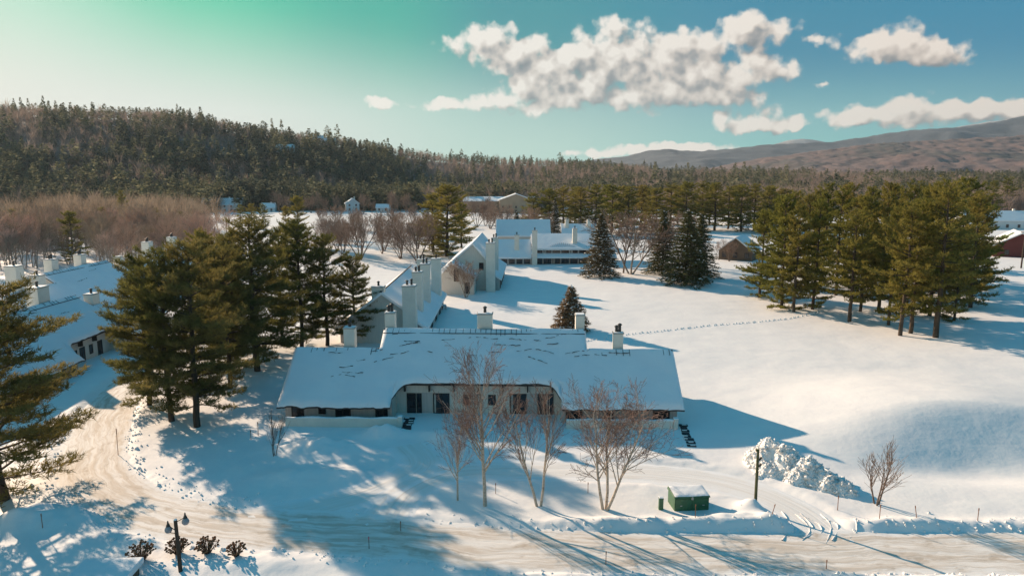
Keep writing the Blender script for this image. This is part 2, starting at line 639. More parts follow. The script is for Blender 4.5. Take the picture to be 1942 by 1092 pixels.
def _hash(ix, iy, seed):
    h = (ix.astype(np.int64) * 374761393 + iy.astype(np.int64) * 668265263 + seed * 1442695041) & 0xFFFFFFFF
    h = ((h ^ (h >> 13)) * 1274126177) & 0xFFFFFFFF
    return ((h ^ (h >> 16)) & 0xFFFF) / 65535.0


def vnoise(x, y, seed=0):
    x = np.asarray(x, float)
    y = np.asarray(y, float)
    ix, iy = np.floor(x), np.floor(y)
    fx, fy = x - ix, y - iy
    fx = fx * fx * (3 - 2 * fx)
    fy = fy * fy * (3 - 2 * fy)
    a = _hash(ix, iy, seed)
    b_ = _hash(ix + 1, iy, seed)
    c_ = _hash(ix, iy + 1, seed)
    d_ = _hash(ix + 1, iy + 1, seed)
    return (a * (1 - fx) + b_ * fx) * (1 - fy) + (c_ * (1 - fx) + d_ * fx) * fy - .5


def fbm(x, y, seed=0, oct=4, gain=.5):
    s = 0
    a = 1.0
    for o in range(oct):
        s = s + a * vnoise(x * 2 ** o, y * 2 ** o, seed + o * 17)
        a *= gain
    return s


def sstep(x, a, b):
    t_ = np.clip((x - a) / (b - a), 0, 1)
    return t_ * t_ * (3 - 2 * t_)


def resample(pts, step):
    pts = np.asarray(pts, float)
    # Catmull-Rom through the points
    out = []
    n = len(pts)
    for i in range(n - 1):
        p0 = pts[max(i - 1, 0)]
        p1, p2 = pts[i], pts[i + 1]
        p3 = pts[min(i + 2, n - 1)]
        k = max(2, int(np.linalg.norm(p2 - p1) / step))
        for j in range(k):
            t_ = j / k
            out.append(.5 * ((2 * p1) + (-p0 + p2) * t_ + (2 * p0 - 5 * p1 + 4 * p2 - p3) * t_ ** 2 + (-p0 + 3 * p1 - 3 * p2 + p3) * t_ ** 3))
    out.append(pts[-1])
    return np.array(out)


# ------------------------------------------------------------------ roads (world coordinates on the ground)
def gp(l):
    return [G(*q)[:2] for q in l]


ROAD = resample(gp([(330, 665), (262, 715), (214, 765), (186, 825), (174, 872), (190, 915), (258, 957), (350, 985), (470, 1000), (620, 1008),
                    (800, 1024), (1000, 1041), (1300, 1047), (1640, 1047), (1942, 1047), (2300, 1047), (2800, 1047)]), .6)
DRIVE = resample(gp([(1600, 1040), (1555, 1000), (1500, 962), (1420, 928), (1320, 905), (1180, 893), (1000, 890), (860, 895), (780, 925), (740, 965), (720, 1010)]), .6)
COURT = resample(gp([(470, 985), (600, 962), (720, 925), (800, 880), (775, 842)]), .6)
FARROAD = resample([(-170, 150), (-120, 175), (-75, 192), (-20, 205), (25, 225)], 3)
STRIPS = [(ROAD, 2.35), (DRIVE, 1.75), (COURT, 1.9)]


def dist_strip(X, Y, pts):
    d = np.full(X.shape, 1e9)
    for i in range(len(pts) - 1):
        a, b_ = pts[i], pts[i + 1]
        ab = b_ - a
        L2 = ab @ ab
        t_ = np.clip(((X - a[0]) * ab[0] + (Y - a[1]) * ab[1]) / L2, 0, 1)
        d = np.minimum(d, np.hypot(X - a[0] - t_ * ab[0], Y - a[1] - t_ * ab[1]))
    return d


HUMPS = [  # x, y, height, sx, sy   soft drifts and thrown snow
    (*G(600, 850)[:2], .9, 3.2, 1.5), (*G(560, 905)[:2], .6, 2.4, 1.3), (*G(725, 825)[:2], 1.0, 1.9, 1.2), (*G(850, 830)[:2], .55, 3.0, 1.6),
    (*G(1010, 835)[:2], .5, 4.0, 1.6), (*G(650, 905)[:2], .35, 2.0, 1.4), (*G(90, 985)[:2], .8, 2.6, 1.4), (*G(190, 975)[:2], .45, 2.0, .9),
    (*G(30, 1000)[:2], .7, 2.0, 1.2), (*G(1430, 965)[:2], .8, 1.0, .8), (*G(1390, 985)[:2], .4, 2.2, .7), (*G(1180, 835)[:2], .4, 4.0, 1.5),
    (*G(480, 1075)[:2], .3, 4.0, 1.0), (*G(1460, 990)[:2], .4, .9, .9)]


def hz(X, Y, near=True):
    X = np.asarray(X, float)
    Y = np.asarray(Y, float)
    z = .35 * fbm(X / 28, Y / 28, 3, 3) * sstep(Y, 40, 90) + .10 * fbm(X / 6, Y / 6, 8, 3)
    z = z + .9 * fbm(X / 90, Y / 90, 5, 2) * sstep(Y, 90, 200)
    # the mound and hollow of the golf course, right
    cx, cy = 42.0, 60.0
    u = (X - cx) / 13.5
    edge = 53.3 + 2.2 * np.sin((X - 30) / 9.0)
    rise = sstep(Y, edge - 1, edge + 8.5) * (1 - sstep(Y, 63, 84))
    m_ = np.exp(-np.abs(u) ** 2.4) * rise
    z = z + 2.5 * m_
    z = z - .6 * np.exp(-((X - 40) / 7.5) ** 2 - ((Y - 53.2) / 2.4) ** 2)
    for (hx, hy, hh, sx_, sy_) in HUMPS:
        z = z + hh * np.exp(-((X - hx) / sx_) ** 2 - ((Y - hy) / sy_) ** 2) * (1 + .5 * vnoise(X * 1.7, Y * 1.7, 4))
    # a step down from the house terrace
    z = z + 0.0
    # roads: flat and a little low, with ploughed banks
    inside = (X > -60) & (X < 110) & (Y > 25) & (Y < 105)
    if np.any(inside):
        xs, ys = X[inside], Y[inside]
        zz = z[inside]
        bank = np.zeros_like(zz)
        flat = np.ones_like(zz)
        dmin = np.full(zz.shape, 1e9)
        for k, (pts, hwid) in enumerate(STRIPS):
            d = dist_strip(xs, ys, pts) - hwid + .25 * vnoise(xs * .8, ys * .8, 21)
            dmin = np.minimum(dmin, d - (0 if k == 0 else .0))
            bh = ((.36 if k == 0 else .05) * (.15 + .85 * sstep(xs, -2, 6))) if k < 2 else .0
            nz = 1 + .9 * fbm(xs * .25, ys * .25, 31, 3) + .5 * fbm(xs * 1.2, ys * 1.2, 35, 3)
            bk = bh * np.exp(-((d - 1.0) / (.62 + .25 * (d > 1))) ** 2) * np.clip(nz, .2, 2)
            bank = np.maximum(bank, bk)
        for k, (pts, hwid) in enumerate(STRIPS):
            d = dist_strip(xs, ys, pts) - hwid
            bank = bank * sstep(d, -.2, .5)
        dr = dist_strip(xs, ys, ROAD) - 2.35 + .25 * vnoise(xs * .8, ys * .8, 21)
        fl = sstep(dmin, -.6, 1.2)
        low = np.where(dr < dmin + .05, .10, .10)
        zz = (zz + .08) * fl + bank - low * (1 - fl)
        # rough clods on the banks
        zz = zz + .07 * np.exp(-((dmin - .8) / .8) ** 2) * (vnoise(xs * 3.1, ys * 3.1, 77) + .5 * vnoise(xs * 1.3, ys * 1.3, 78))
        z = z + .08
        z[inside] = zz
    else:
        z = z + .08
    return z


def gz(x, y):
    return float(hz(np.array([x]), np.array([y]))[0])


def axis(lo, hi, step, far_lo, far_hi, gr):
    a = list(np.arange(lo, hi + step / 2, step))
    s = step
    p = a[-1]
    while p < far_hi:
        s *= gr
        p += s
        a.append(p)
    s = step
    p = a[0]
    b_ = []
    while p > far_lo:
        s *= gr
        p -= s
        b_.append(p)
    return np.array(b_[::-1] + a)


def grid_mesh(name, xs, ys, zf, mats, keep=None, smooth=True):
    X, Y = np.meshgrid(xs, ys)
    Z = zf(X, Y)
    nx, ny = len(xs), len(ys)
    V = np.stack([X.ravel(), Y.ravel(), Z.ravel()], 1)
    idx = np.arange(nx * ny).reshape(ny, nx)
    F = np.stack([idx[:-1, :-1].ravel(), idx[:-1, 1:].ravel(), idx[1:, 1:].ravel(), idx[1:, :-1].ravel()], 1)
    return np_mesh(name, V, F, mats, smooth=smooth)


xs = axis(-46, 62, .27, -6000, 6000, 1.07)
ys = axis(31, 92, .23, -60, 7000, 1.045)
ground = link_mesh('snow_ground', grid_mesh('snow_ground', xs, ys, hz, ['snow']))
set_tags(ground, 'snow covered ground of the lawns and golf course', 'ground', kind='structure')


def strip(name, pts, hw, z, mat_, label):
    V = []
    UV = []
    n = len(pts)
    K = 9
    s = 0
    for i in range(n):
        a = pts[max(i - 1, 0)]
        b_ = pts[min(i + 1, n - 1)]
        d = (b_ - a) / (np.linalg.norm(b_ - a) + 1e-9)
        nrm = np.array([-d[1], d[0]])
        if i:
            s += np.linalg.norm(pts[i] - pts[i - 1])
        for k in range(K):
            v = -1 + 2 * k / (K - 1)
            p = pts[i] + nrm * v * hw
            V.append((p[0], p[1], z + .02 * math.sin(v * 9 + .3 * math.sin(s * .2))))
            UV.append((s, v * hw))
    idx = np.arange(n * K).reshape(n, K)
    F = np.stack([idx[:-1, :-1].ravel(), idx[1:, :-1].ravel(), idx[1:, 1:].ravel(), idx[:-1, 1:].ravel()], 1)
    F = F[:, ::-1]
    me = np_mesh(name, V, F, [mat_], smooth=True)
    uvl = me.uv_layers.new(name='uv')
    li = np.zeros(len(me.loops), dtype=np.int32)
    me.loops.foreach_get('vertex_index', li)
    uvl.data.foreach_set('uv', np.array(UV, dtype=np.float32)[li].ravel())
    o = link_mesh(name, me)
    return set_tags(o, label, 'road', kind='structure')


strip('road', ROAD, 2.9, .0, 'packed_snow', 'snow packed road curving round the pines to the straight lane')
strip('driveway', DRIVE, 2.2, -.03, 'driveway_snow', 'snow covered driveway with tyre tracks past the green pole')
strip('parking_court', COURT, 2.4, -.024, 'driveway_snow', 'shaded snowy parking court in front of the long house')


# ------------------------------------------------------------------ hills and mountains
SKY = [(-500, 212), (-200, 208), (0, 206), (100, 203), (200, 208), (330, 210), (400, 219), (470, 238), (560, 250), (640, 262), (700, 270), (760, 281),
       (830, 294), (900, 300), (1000, 303), (1100, 307), (1200, 315), (1260, 324), (1400, 325), (1600, 328), (1942, 334), (2400, 334)]
AZT = np.array([(q[0] - 971) / FPX / math.cos(PITCH) for q in SKY])
CRY = np.interp([q[0] for q in SKY], [-500, 0, 400, 640, 830, 1000, 1250, 1400, 2400], [760, 740, 760, 840, 1000, 1250, 1450, 1250, 1250])
TRH = 10.0
CRZ = np.array([CAMH + y / math.cos(R(azel(q[0], q[1])[0])) * math.tan(R(azel(q[0], q[1])[1])) - TRH for q, y in zip(SKY, CRY)])
FOOT = np.interp([q[0] for q in SKY], [-500, 0, 400, 600, 860, 1000, 1250, 1600, 2400], [430, 440, 480, 520, 700, 800, 560, 440, 430])


def hillz(X, Y):
    a = X / np.maximum(Y, 1)
    cy_ = np.interp(a, AZT, CRY)
    cz = np.interp(a, AZT, CRZ)
    ft = np.interp(a, AZT, FOOT)
    t_ = np.clip((Y - ft) / (cy_ - ft), 0, 1)
    prof = t_ ** .85 * .35 + .65 * t_ * t_ * (3 - 2 * t_)
    z = np.maximum(cz, 2) * prof
    z = z + 5.0 * fbm(X / 70, Y / 70, 41, 3) * np.sin(PI * np.clip(t_, 0, 1)) * np.clip(cz / 60, .2, 1)
    back = sstep(Y, cy_ + 60, cy_ + 500)
    return z * (1 - .8 * back) - .8 * (1 - sstep(Y, ft - 5, ft + 15)) - .02


xs = np.linspace(-1500, 1500, 190)
ys = np.concatenate([np.linspace(400, 1000, 80), np.linspace(1012, 2000, 60)])
hill = link_mesh('hill', grid_mesh('hill', xs, ys, hillz, ['forest_floor']))
set_tags(hill, 'long wooded hill rising behind the valley', 'hill', kind='structure')


def ridge(name, prof, D, depth, mat_, canopy, step, label, seed, x_pad=1500):
    pa = np.array([(q[0] - 971) / FPX / math.cos(PITCH) for q in prof])
    pz = np.array([CAMH + D / math.cos(R(azel(q[0], q[1])[0])) * math.tan(R(azel(q[0], q[1])[1])) for q in prof])
    x0, x1 = pa[0] * D, pa[-1] * D

    def f(X, Y):
        a = X / D
        cz = np.interp(a, pa, pz)
        t_ = np.clip((Y - (D - depth)) / depth, 0, 1)
        z = cz * (t_ ** 1.15)
        nn = fbm(X / (depth * .28), Y / (depth * .28), seed, 4)
        z = z + cz * .35 * nn * np.sin(PI * t_) ** .8
        z = z + canopy * (fbm(X / (step * 2.2), Y / (step * 2.2), seed + 5, 2)) * np.clip(t_ * 6, 0, 1)
        z = z * (1 - .5 * sstep(Y, D, D + depth * .6)) - 2.0 * (1 - np.clip(t_ * 20, 0, 1))
        return z
    xs = np.arange(x0, x1 + step, step)
    ys = np.arange(D - depth, D + depth * .6, step * 1.5)
    o = link_mesh(name, grid_mesh(name, xs, ys, f, [mat_], smooth=False))
    return set_tags(o, label, 'mountain', kind='structure')


ridge('mountain', [(1180, 345), (1300, 330), (1422, 303), (1530, 288), (1630, 274), (1780, 265), (1942, 256), (2200, 246), (2500, 246)],
      2600, 1100, 'mountain_near', 9.0, 9.0, 'brown wooded mountain slope at right behind the valley', 3)
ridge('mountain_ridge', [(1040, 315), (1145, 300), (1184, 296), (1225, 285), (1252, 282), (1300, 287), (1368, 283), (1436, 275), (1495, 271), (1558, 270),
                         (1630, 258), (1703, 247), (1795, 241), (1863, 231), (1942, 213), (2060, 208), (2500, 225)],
      4600, 1600, 'mountain_haze_blue', 10.0, 22.0, 'hazy blue mountain ridge along the horizon at right', 13)
ridge('mountain_peak', [(1400, 290), (1480, 266), (1510, 262), (1560, 272), (1700, 262), (1785, 240), (1840, 231), (1897, 222), (1960, 226), (2300, 240)],
      5900, 1100, 'mountain_snowy', 8.0, 45.0, 'pale snowy peak showing behind the blue ridge', 23)


# ------------------------------------------------------------------ trees
def tubes(segs, n):
    """segs (k,8): p0 p1 r0 r1 -> V,F"""
    S = np.asarray(segs, float)
    k = len(S)
    p0, p1, r0, r1 = S[:, :3], S[:, 3:6], S[:, 6], S[:, 7]
    d = p1 - p0
    d = d / (np.linalg.norm(d, axis=1, keepdims=True) + 1e-9)
    ref = np.where(np.abs(d[:, 2:3]) < .9, np.array([[0, 0, 1.]]), np.array([[1., 0, 0]]))
    a = np.cross(d, ref)
    a /= np.linalg.norm(a, axis=1, keepdims=True) + 1e-9
    b_ = np.cross(d, a)
    th = np.arange(n) * 2 * PI / n
    ring = a[:, None, :] * np.cos(th)[None, :, None] + b_[:, None, :] * np.sin(th)[None, :, None]
    V0 = p0[:, None, :] + ring * r0[:, None, None]
    V1 = p1[:, None, :] + ring * r1[:, None, None]
    V = np.concatenate([V0, V1], 1).reshape(-1, 3)
    base = (np.arange(k) * 2 * n)[:, None]
    j = np.arange(n)[None, :]
    j2 = (np.arange(n) + 1)[None, :] % n
    F = np.stack([base + j, base + j2, base + n + j2, base + n + j], 2).reshape(-1, 4)
    return V, F


def needles(P, D, rng, k=7, ln=.42, wd=.075, spread=.75):
    """tufts of thin triangles at points P aimed along D"""
    m_ = len(P)
    D = D[:, None, :] + rng.normal(0, spread, (m_, k, 3))
    D /= np.linalg.norm(D, axis=2, keepdims=True) + 1e-9
    L = ln * rng.uniform(.6, 1.2, (m_, k, 1))
    W = rng.normal(0, 1, (m_, k, 3))
    W = np.cross(D, W)
    W /= np.linalg.norm(W, axis=2, keepdims=True) + 1e-9
    W = W * wd * rng.uniform(.7, 1.3, (m_, k, 1))
    c = P[:, None, :] + rng.normal(0, .05, (m_, k, 3))
    V = np.stack([c - W * .5, c + W * .5, c + D * L + W * .15], 2).reshape(-1, 3)
    F = np.arange(len(V)).reshape(-1, 3)
    return V, F


def unit(v):
    return v / (np.linalg.norm(v) + 1e-9)


def make_pine(seed, H=20.0, rad=4.2, clear=.18, dens=1.0, mat_='needle_pine', top_pow=.75, flat=0.0, tuft=.46, tri_w=.085, gapk=.044):
    rng = np.random.default_rng(seed)
    segs = []
    # trunk
    n = 14
    bend = rng.normal(0, .18, (n + 1, 2)).cumsum(0) * .25
    pts = [np.array([bend[i, 0], bend[i, 1], H * i / n]) for i in range(n + 1)]
    r_base = H * .016
    for i in range(n):
        f0, f1 = 1 - i / n, 1 - (i + 1) / n
        segs.append([*pts[i], *pts[i + 1], r_base * f0 ** .8 + .02, r_base * f1 ** .8 + .02])
    thick = list(segs)
    thin = []
    TP, TD = [], []
    z = H * clear
    gap = H * gapk
    while z < H * .985:
        t_ = z / H
        ip = min(int(t_ * n), n - 1)
        fr = t_ * n - ip
        c0 = pts[ip] * (1 - fr) + pts[ip + 1] * fr
        tt = (t_ - clear) / (1 - clear)
        prof = min(1.0, .60 + 2.2 * tt) * (1 - tt) ** top_pow * (.86 + .22 * math.sin(z * 1.9 + seed)) + .06
        nb = rng.integers(4, 7)
        a0 = rng.uniform(0, 2 * PI)
        for b_ in range(nb):
            if rng.random() < .16 and tt < .85:
                continue
            az_ = a0 + 2 * PI * b_ / nb + rng.normal(0, .3)
            L = rad * prof * rng.uniform(.5, 1.2)
            up = .08 + .75 * tt ** 1.3 + rng.normal(0, .12) - flat
            h = np.array([math.cos(az_), math.sin(az_), 0])
            p = c0 + np.array([0, 0, rng.uniform(-.25, .25) * gap * 2])
            ks = 6
            dirv = unit(h + np.array([0, 0, up]))
            rr = .018 * L + .012
            bp = [p]
            for s_ in range(ks):
                dirv = unit(dirv + np.array([0, 0, (-.06 if s_ < 3 else .13)]) + rng.normal(0, .06, 3))
                q = p + dirv * L / ks
                thin.append([*p, *q, rr * (1 - s_ / ks) + .008, rr * (1 - (s_ + 1) / ks) + .006])
                p = q
                bp.append(q)
            # lateral sprays
            nl = max(3, int(L * 3.0 * dens))
            for s_ in range(nl):
                u = .22 + .78 * (s_ + rng.random()) / nl
                ii = min(int(u * ks), ks - 1)
                q0 = bp[ii] + (bp[ii + 1] - bp[ii]) * (u * ks - ii)
                side = 1 if s_ % 2 else -1
                tang = unit(bp[ii + 1] - bp[ii])
                lat = np.cross(tang, (0, 0, 1)) * side
                ld = unit(tang * .75 + lat * rng.uniform(.4, 1.1) + np.array([0, 0, rng.uniform(-.05, .4)]))
                ll = (L * .30 * (1.15 - u) + .40) * rng.uniform(.6, 1.25)
                q1 = q0 + ld * ll
                thin.append([*q0, *q1, .016, .008])
                kk = max(2, int(ll / .26 * dens))
                for w_ in range(kk):
                    f_ = (w_ + .6) / kk
                    TP.append(q0 + ld * ll * f_ + rng.normal(0, .09, 3))
                    TD.append(unit(ld * .7 + np.array([0, 0, .75])))
            TP.append(bp[-1])
            TD.append(unit(dirv + np.array([0, 0, .5])))
        z += gap * rng.uniform(.7, 1.35) * (1.15 - .55 * tt)
    for f_ in np.linspace(.9, 1.01, 8):
        TP.append(np.array([bend[-1, 0], bend[-1, 1], H * f_]) + rng.normal(0, .12, 3))
        TD.append(np.array([0, 0, 1.]))
    TP, TD = np.array(TP), np.array(TD)
    Vt, Ft = tubes(thick, 8)
    V2, F2 = tubes(thin, 3)
    trunk = np_mesh('trunk', np.concatenate([Vt, V2]), [np.concatenate([Ft, F2 + len(Vt)])], ['bark_pine'])
    Vn, Fn = needles(TP, TD, rng, 8, tuft, tri_w, .65)
    crown = np_mesh('crown', Vn, Fn, [mat_])
    return trunk, crown, H


def make_spruce(seed, H=14.0, rad=3.2, mat_='needle_spruce', snow=.12, low=.06, tw=.09):
    rng = np.random.default_rng(seed)
    thick = []
    n = 8
    for i in range(n):
        f0, f1 = 1 - i / n, 1 - (i + 1) / n
        thick.append([0, 0, H * i / n, 0, 0, H * (i + 1) / n, H * .016 * f0 + .02, H * .016 * f1 + .02])
    thin = []
    TP, TD, SP = [], [], []
    z = H * low
    while z < H * .98:
        tt = (z / H - low) / (1 - low)
        L0 = rad * (1 - tt) ** .92 + .10
        nb = max(4, int(6 + 5 * (1 - tt)))
        a0 = rng.uniform(0, 6.28)
        for b_ in range(nb):
            a_ = a0 + 2 * PI * b_ / nb + rng.normal(0, .18)
            L = L0 * rng.uniform(.72, 1.12)
            h = np.array([math.cos(a_), math.sin(a_), 0])
            p = np.array([0, 0, z + rng.uniform(-.15, .15)])
            ks = 4
            bp = [p]
            dz = .10 + .35 * tt
            for s_ in range(ks):
                d_ = unit(h + np.array([0, 0, dz - .22 * s_ * (1 - tt) + (.25 if s_ == ks - 1 else 0)]))
                q = p + d_ * L / ks
                thin.append([*p, *q, .02, .012])
                bp.append(q)
                p = q
            nt = max(3, int(L / .15))
            for s_ in range(nt):
                u = .12 + .88 * (s_ + rng.random()) / nt
                ii = min(int(u * ks), ks - 1)
                q0 = bp[ii] + (bp[ii + 1] - bp[ii]) * (u * ks - ii)
                lat = np.cross(unit(bp[ii + 1] - bp[ii]), (0, 0, 1)) * (1 if s_ % 2 else -1)
                o_ = lat * rng.uniform(0, .30) * L * (1.15 - u)
                TP.append(q0 + o_ + np.array([0, 0, -.05]))
                TD.append(unit(h * .6 + lat * .6 + np.array([0, 0, -.45])))
                if rng.random() < snow:
                    SP.append(q0 + o_ + np.array([0, 0, .07]))
        z += H * .030 * rng.uniform(.75, 1.25) * (1.2 - .5 * tt)
    TP, TD = np.array(TP), np.array(TD)
    Vt, Ft = tubes(thick, 7)
    V2, F2 = tubes(thin, 3)
    trunk = np_mesh('trunk', np.concatenate([Vt, V2]), [np.concatenate([Ft, F2 + len(Vt)])], ['bark_pine'])
    Vn, Fn = needles(TP, TD, rng, 7, .36, tw, .6)
    mi = np.zeros(len(Fn), int)
    if len(SP):
        SP = np.array(SP)
        Vs, Fs = needles(SP, np.tile(np.array([[0, 0, .1]]), (len(SP), 1)), rng, 4, .22, .2, .8)
        Fs = Fs + len(Vn)
        Vn = np.concatenate([Vn, Vs])
        Fn = np.concatenate([Fn, Fs])
        mi = np.concatenate([mi, np.ones(len(Fs), int)])
    crown = np_mesh('crown', Vn, Fn, [mat_, 'snow'], mi)
    return trunk, crown, H


def grow(rng, segs, p, d, L, r, lev, maxlev, upb, ang, nch, curve=.10, droop=0.0):
    ks = 5 if lev == 0 else (4 if lev < 3 else 2)
    pts = [p]
    dd = d
    for s_ in range(ks):
        dd = unit(dd + rng.normal(0, curve, 3) + np.array([0, 0, upb - droop * lev]))
        q = p + dd * L / ks
        r1 = r * (1 - .75 * (s_ + 1) / ks) if lev else r * (1 - .62 * (s_ + 1) / ks)
        r0 = r * (1 - .75 * s_ / ks) if lev else r * (1 - .62 * s_ / ks)
        segs.append([*p, *q, r0, max(r1, .006), lev])
        p = q
        pts.append(q)
    if lev >= maxlev:
        return
    n = nch[lev]
    for c_ in range(n):
        u = (.28 if lev == 0 else .18) + (.72 if lev == 0 else .8) * (c_ + rng.random()) / n
        ii = min(int(u * ks), ks - 1)
        q0 = pts[ii] + (pts[ii + 1] - pts[ii]) * (u * ks - ii)
        t_ = unit(pts[ii + 1] - pts[ii])
        v = unit(np.cross(t_, rng.normal(0, 1, 3)))
        a_ = ang * rng.uniform(.65, 1.25)
        nd = unit(t_ * math.cos(a_) + v * math.sin(a_))
        LL = L * (.62 if lev == 0 else .55) * (1.12 - .55 * u) * rng.uniform(.7, 1.2)
        grow(rng, segs, q0, nd, LL, max(r * (1 - .6 * u) * .5, .008), lev + 1, maxlev, upb, ang, nch, curve * 1.25, droop)


def make_bare(seed, H=10.0, stems=1, spread=.18, ang=.75, nch=(12, 6, 5, 3), maxlev=3, bark='bark_bare', twig='twig_bare', r=None, upb=.05, droop=0.0, split=True, rmin=.012):
    rng = np.random.default_rng(seed)
    segs = []
    for s_ in range(stems):
        a_ = 2 * PI * s_ / stems + rng.uniform(-.4, .4)
        sp = spread if stems > 1 else .05
        d = unit(np.array([math.cos(a_) * sp, math.sin(a_) * sp, 1]))
        grow(rng, segs, np.array([math.cos(a_), math.sin(a_), 0]) * (.12 if stems > 1 else 0) + np.array([0, 0, -.15]), d,
             H * (.80 if s_ == 0 else rng.uniform(.62, .8)), (r or H * .014) * (1 if stems == 1 else .8), 0, maxlev, upb, ang, nch, .06, droop)
    S = np.array(segs)
    lev = S[:, 8]
    S[:, 6:8] = np.maximum(S[:, 6:8], rmin)
    zmax = S[:, 5].max()
    sc = H / zmax
    S[:, :6] *= sc
    big = S[lev <= 1][:, :8]
    sm = S[lev > 1][:, :8]
    Vb, Fb = tubes(big, 7)
    Vs, Fs = tubes(sm, 3)
    if split:
        return np_mesh('trunk', Vb, Fb, [bark]), np_mesh('crown', Vs, Fs, [twig]), H
    V = np.concatenate([Vb, Vs])
    F = np.concatenate([Fb, Fs + len(Vb)])
    mi = np.concatenate([np.zeros(len(Fb), int), np.ones(len(Fs), int)])
    return np_mesh('bare_tree', V, F, [bark, twig], mi), None, H


def place(name, proto, x, y, height, rz, label, cat='tree', group=None, wide=1.0, z=None, parts=True):
    tr, cr, H = proto
    s = height / H
    zz = gz(x, y) - .12 if z is None else z
    e = empty(name, (x, y, zz), rz, label, cat, group)
    e.scale = (s * wide, s * wide, s)
    link_mesh('trunk', tr, e)
    link_mesh('crown', cr, e)
    return e


def hpx(base, topy):
    """tree height in metres from its base pixel on the ground and the pixel row of its top"""
    b_ = G(*base)
    d = ray(base[0], topy)
    t_ = b_[1] / d[1]
    return CAMH + t_ * d[2]


random.seed(7)
PINES = [make_pine(11, 20, 5.8, .06, 1.1, top_pow=.5), make_pine(12, 20, 5.4, .12, 1.1, top_pow=.45), make_pine(13, 20, 6.2, .04, 1.1, top_pow=.5),
         make_pine(14, 20, 5.4, .16, 1.1, top_pow=.5), make_pine(15, 20, 5.8, .22, 1.1, top_pow=.4)]
NEARPINES = [make_pine(21, 17, 5.6, .13, 1.4, top_pow=.42, tuft=.44, tri_w=.055, gapk=.045, mat_='needle_shaded'), make_pine(22, 17, 5.2, .15, 1.4, top_pow=.40, tuft=.44, tri_w=.055, gapk=.045, mat_='needle_shaded'),
             make_pine(23, 17, 6.0, .10, 1.4, top_pow=.45, tuft=.44, tri_w=.055, gapk=.045, mat_='needle_shaded')]
SPRUCES = [make_spruce(31, 14, 3.6, 'needle_spruce', .16), make_spruce(32, 14, 3.3, 'needle_blue', .06), make_spruce(33, 8, 2.5, 'needle_brown', .22, .03, .10)]

# the big pines left of the long house
NEAR = [  # base px, top row, prototype, width factor, label
    ((325, 800), 478, 0, .80, 'dark green pine left of the long house, its trunk beside the road bend'),
    ((374, 808), 468, 1, .82, 'dark pine with straight trunk, rightmost of the clump at the road bend'),
    ((284, 770), 496, 2, .78, 'pine with wide low boughs over the road, left tree of the clump at the bend'),
    ((436, 737), 474, 0, .80, 'pine added at the right flank of the road bend clump to shade the yard'),  # extra tree, added to cast shade over the front yard
    ((450, 690), 448, 2, .86, 'pine added just left of the lone tall pine to help shade the yard'),  # assumed second trunk, added to fill gaps in the yard's shade
    ((488, 705), 424, 0, .95, 'lone tall pine between the road bend clump and the long house'),
    ((572, 662), 428, 2, .80, 'tall dense pine behind the left end of the long house roof'),
    ((620, 656), 452, 1, .84, 'pine right of the dense one behind the left chimney of the long house'),
    ((672, 650), 488, 0, .80, 'low dark pine closest to the pale gabled condominium chimneys'),
    ((8, 948), 546, 2, 1.14, 'large pine cut by the left edge of the photo, thick trunk in the near snow'),
    ((405, 690), 462, 1, .95, 'pine peeping over the road bend clump, farther back to its right'),
    ((535, 650), 440, 1, .66, 'slim pine between the lone tall pine and the three close trunks'),
]
for i, (bp, ty, pi_, wd, lb) in enumerate(NEAR):
    q = G(*bp)
    place('pine_tree', NEARPINES[pi_], q[0], q[1], hpx(bp, ty), i * 1.3, lb, 'pine tree', 'tall pines left of the long house', wd * 1.32)

GROVE = [((1440, 565), 400, 0, 1.0, 'leftmost pine of the right hand grove, boughs reaching the snow'),
         ((1483, 585), 372, 2, .9, 'pine second from the left edge of the right hand grove, low green skirt'),
         ((1506, 592), 392, 3, .9, 'pine with thin trunk right of the grove left corner'),
         ((1541, 587), 380, 0, .85, 'thick trunked pine of the grove left of its central gap'),
         ((1610, 609), 405, 4, 1.05, 'pine standing forward alone in the middle of the grove front'),
         ((1631, 591), 375, 1, .85, 'leaning pine just behind the forward middle trunk of the grove'),
         ((1665, 591), 368, 3, .9, 'slender pine set back in the middle of the grove'),
         ((1685, 616), 395, 1, .8, 'left one of two thin twin trunks right of the grove middle'),
         ((1708, 636), 395, 4, 1.0, 'yellow green pine with bare lower trunk, left of three foremost grove trunks'),
         ((1726, 631), 380, 3, .95, 'middle one of the three foremost trunks at the grove right front'),
         ((1773, 640), 355, 4, 1.1, 'stoutest foremost pine at the right front of the grove'),
         ((1762, 600), 350, 0, .9, 'tall dark pine behind the stoutest grove trunk'),
         ((1808, 609), 440, 2, .85, 'shorter bright green pine at the grove right flank'),
         ((1840, 585), 368, 0, 1.0, 'dark broad pine at the far right end of the grove'),
         ((1815, 570), 342, 1, 1.05, 'highest pine of the grove, rising at its right end')]
for i, (bp, ty, pi_, wd, lb) in enumerate(GROVE):
    q = G(*bp)
    place('pine_tree', PINES[pi_], q[0], q[1], hpx(bp, ty), i * 2.1 + .4, lb, 'pine tree', 'pines of the right hand grove', wd)
rb = random.Random(5)
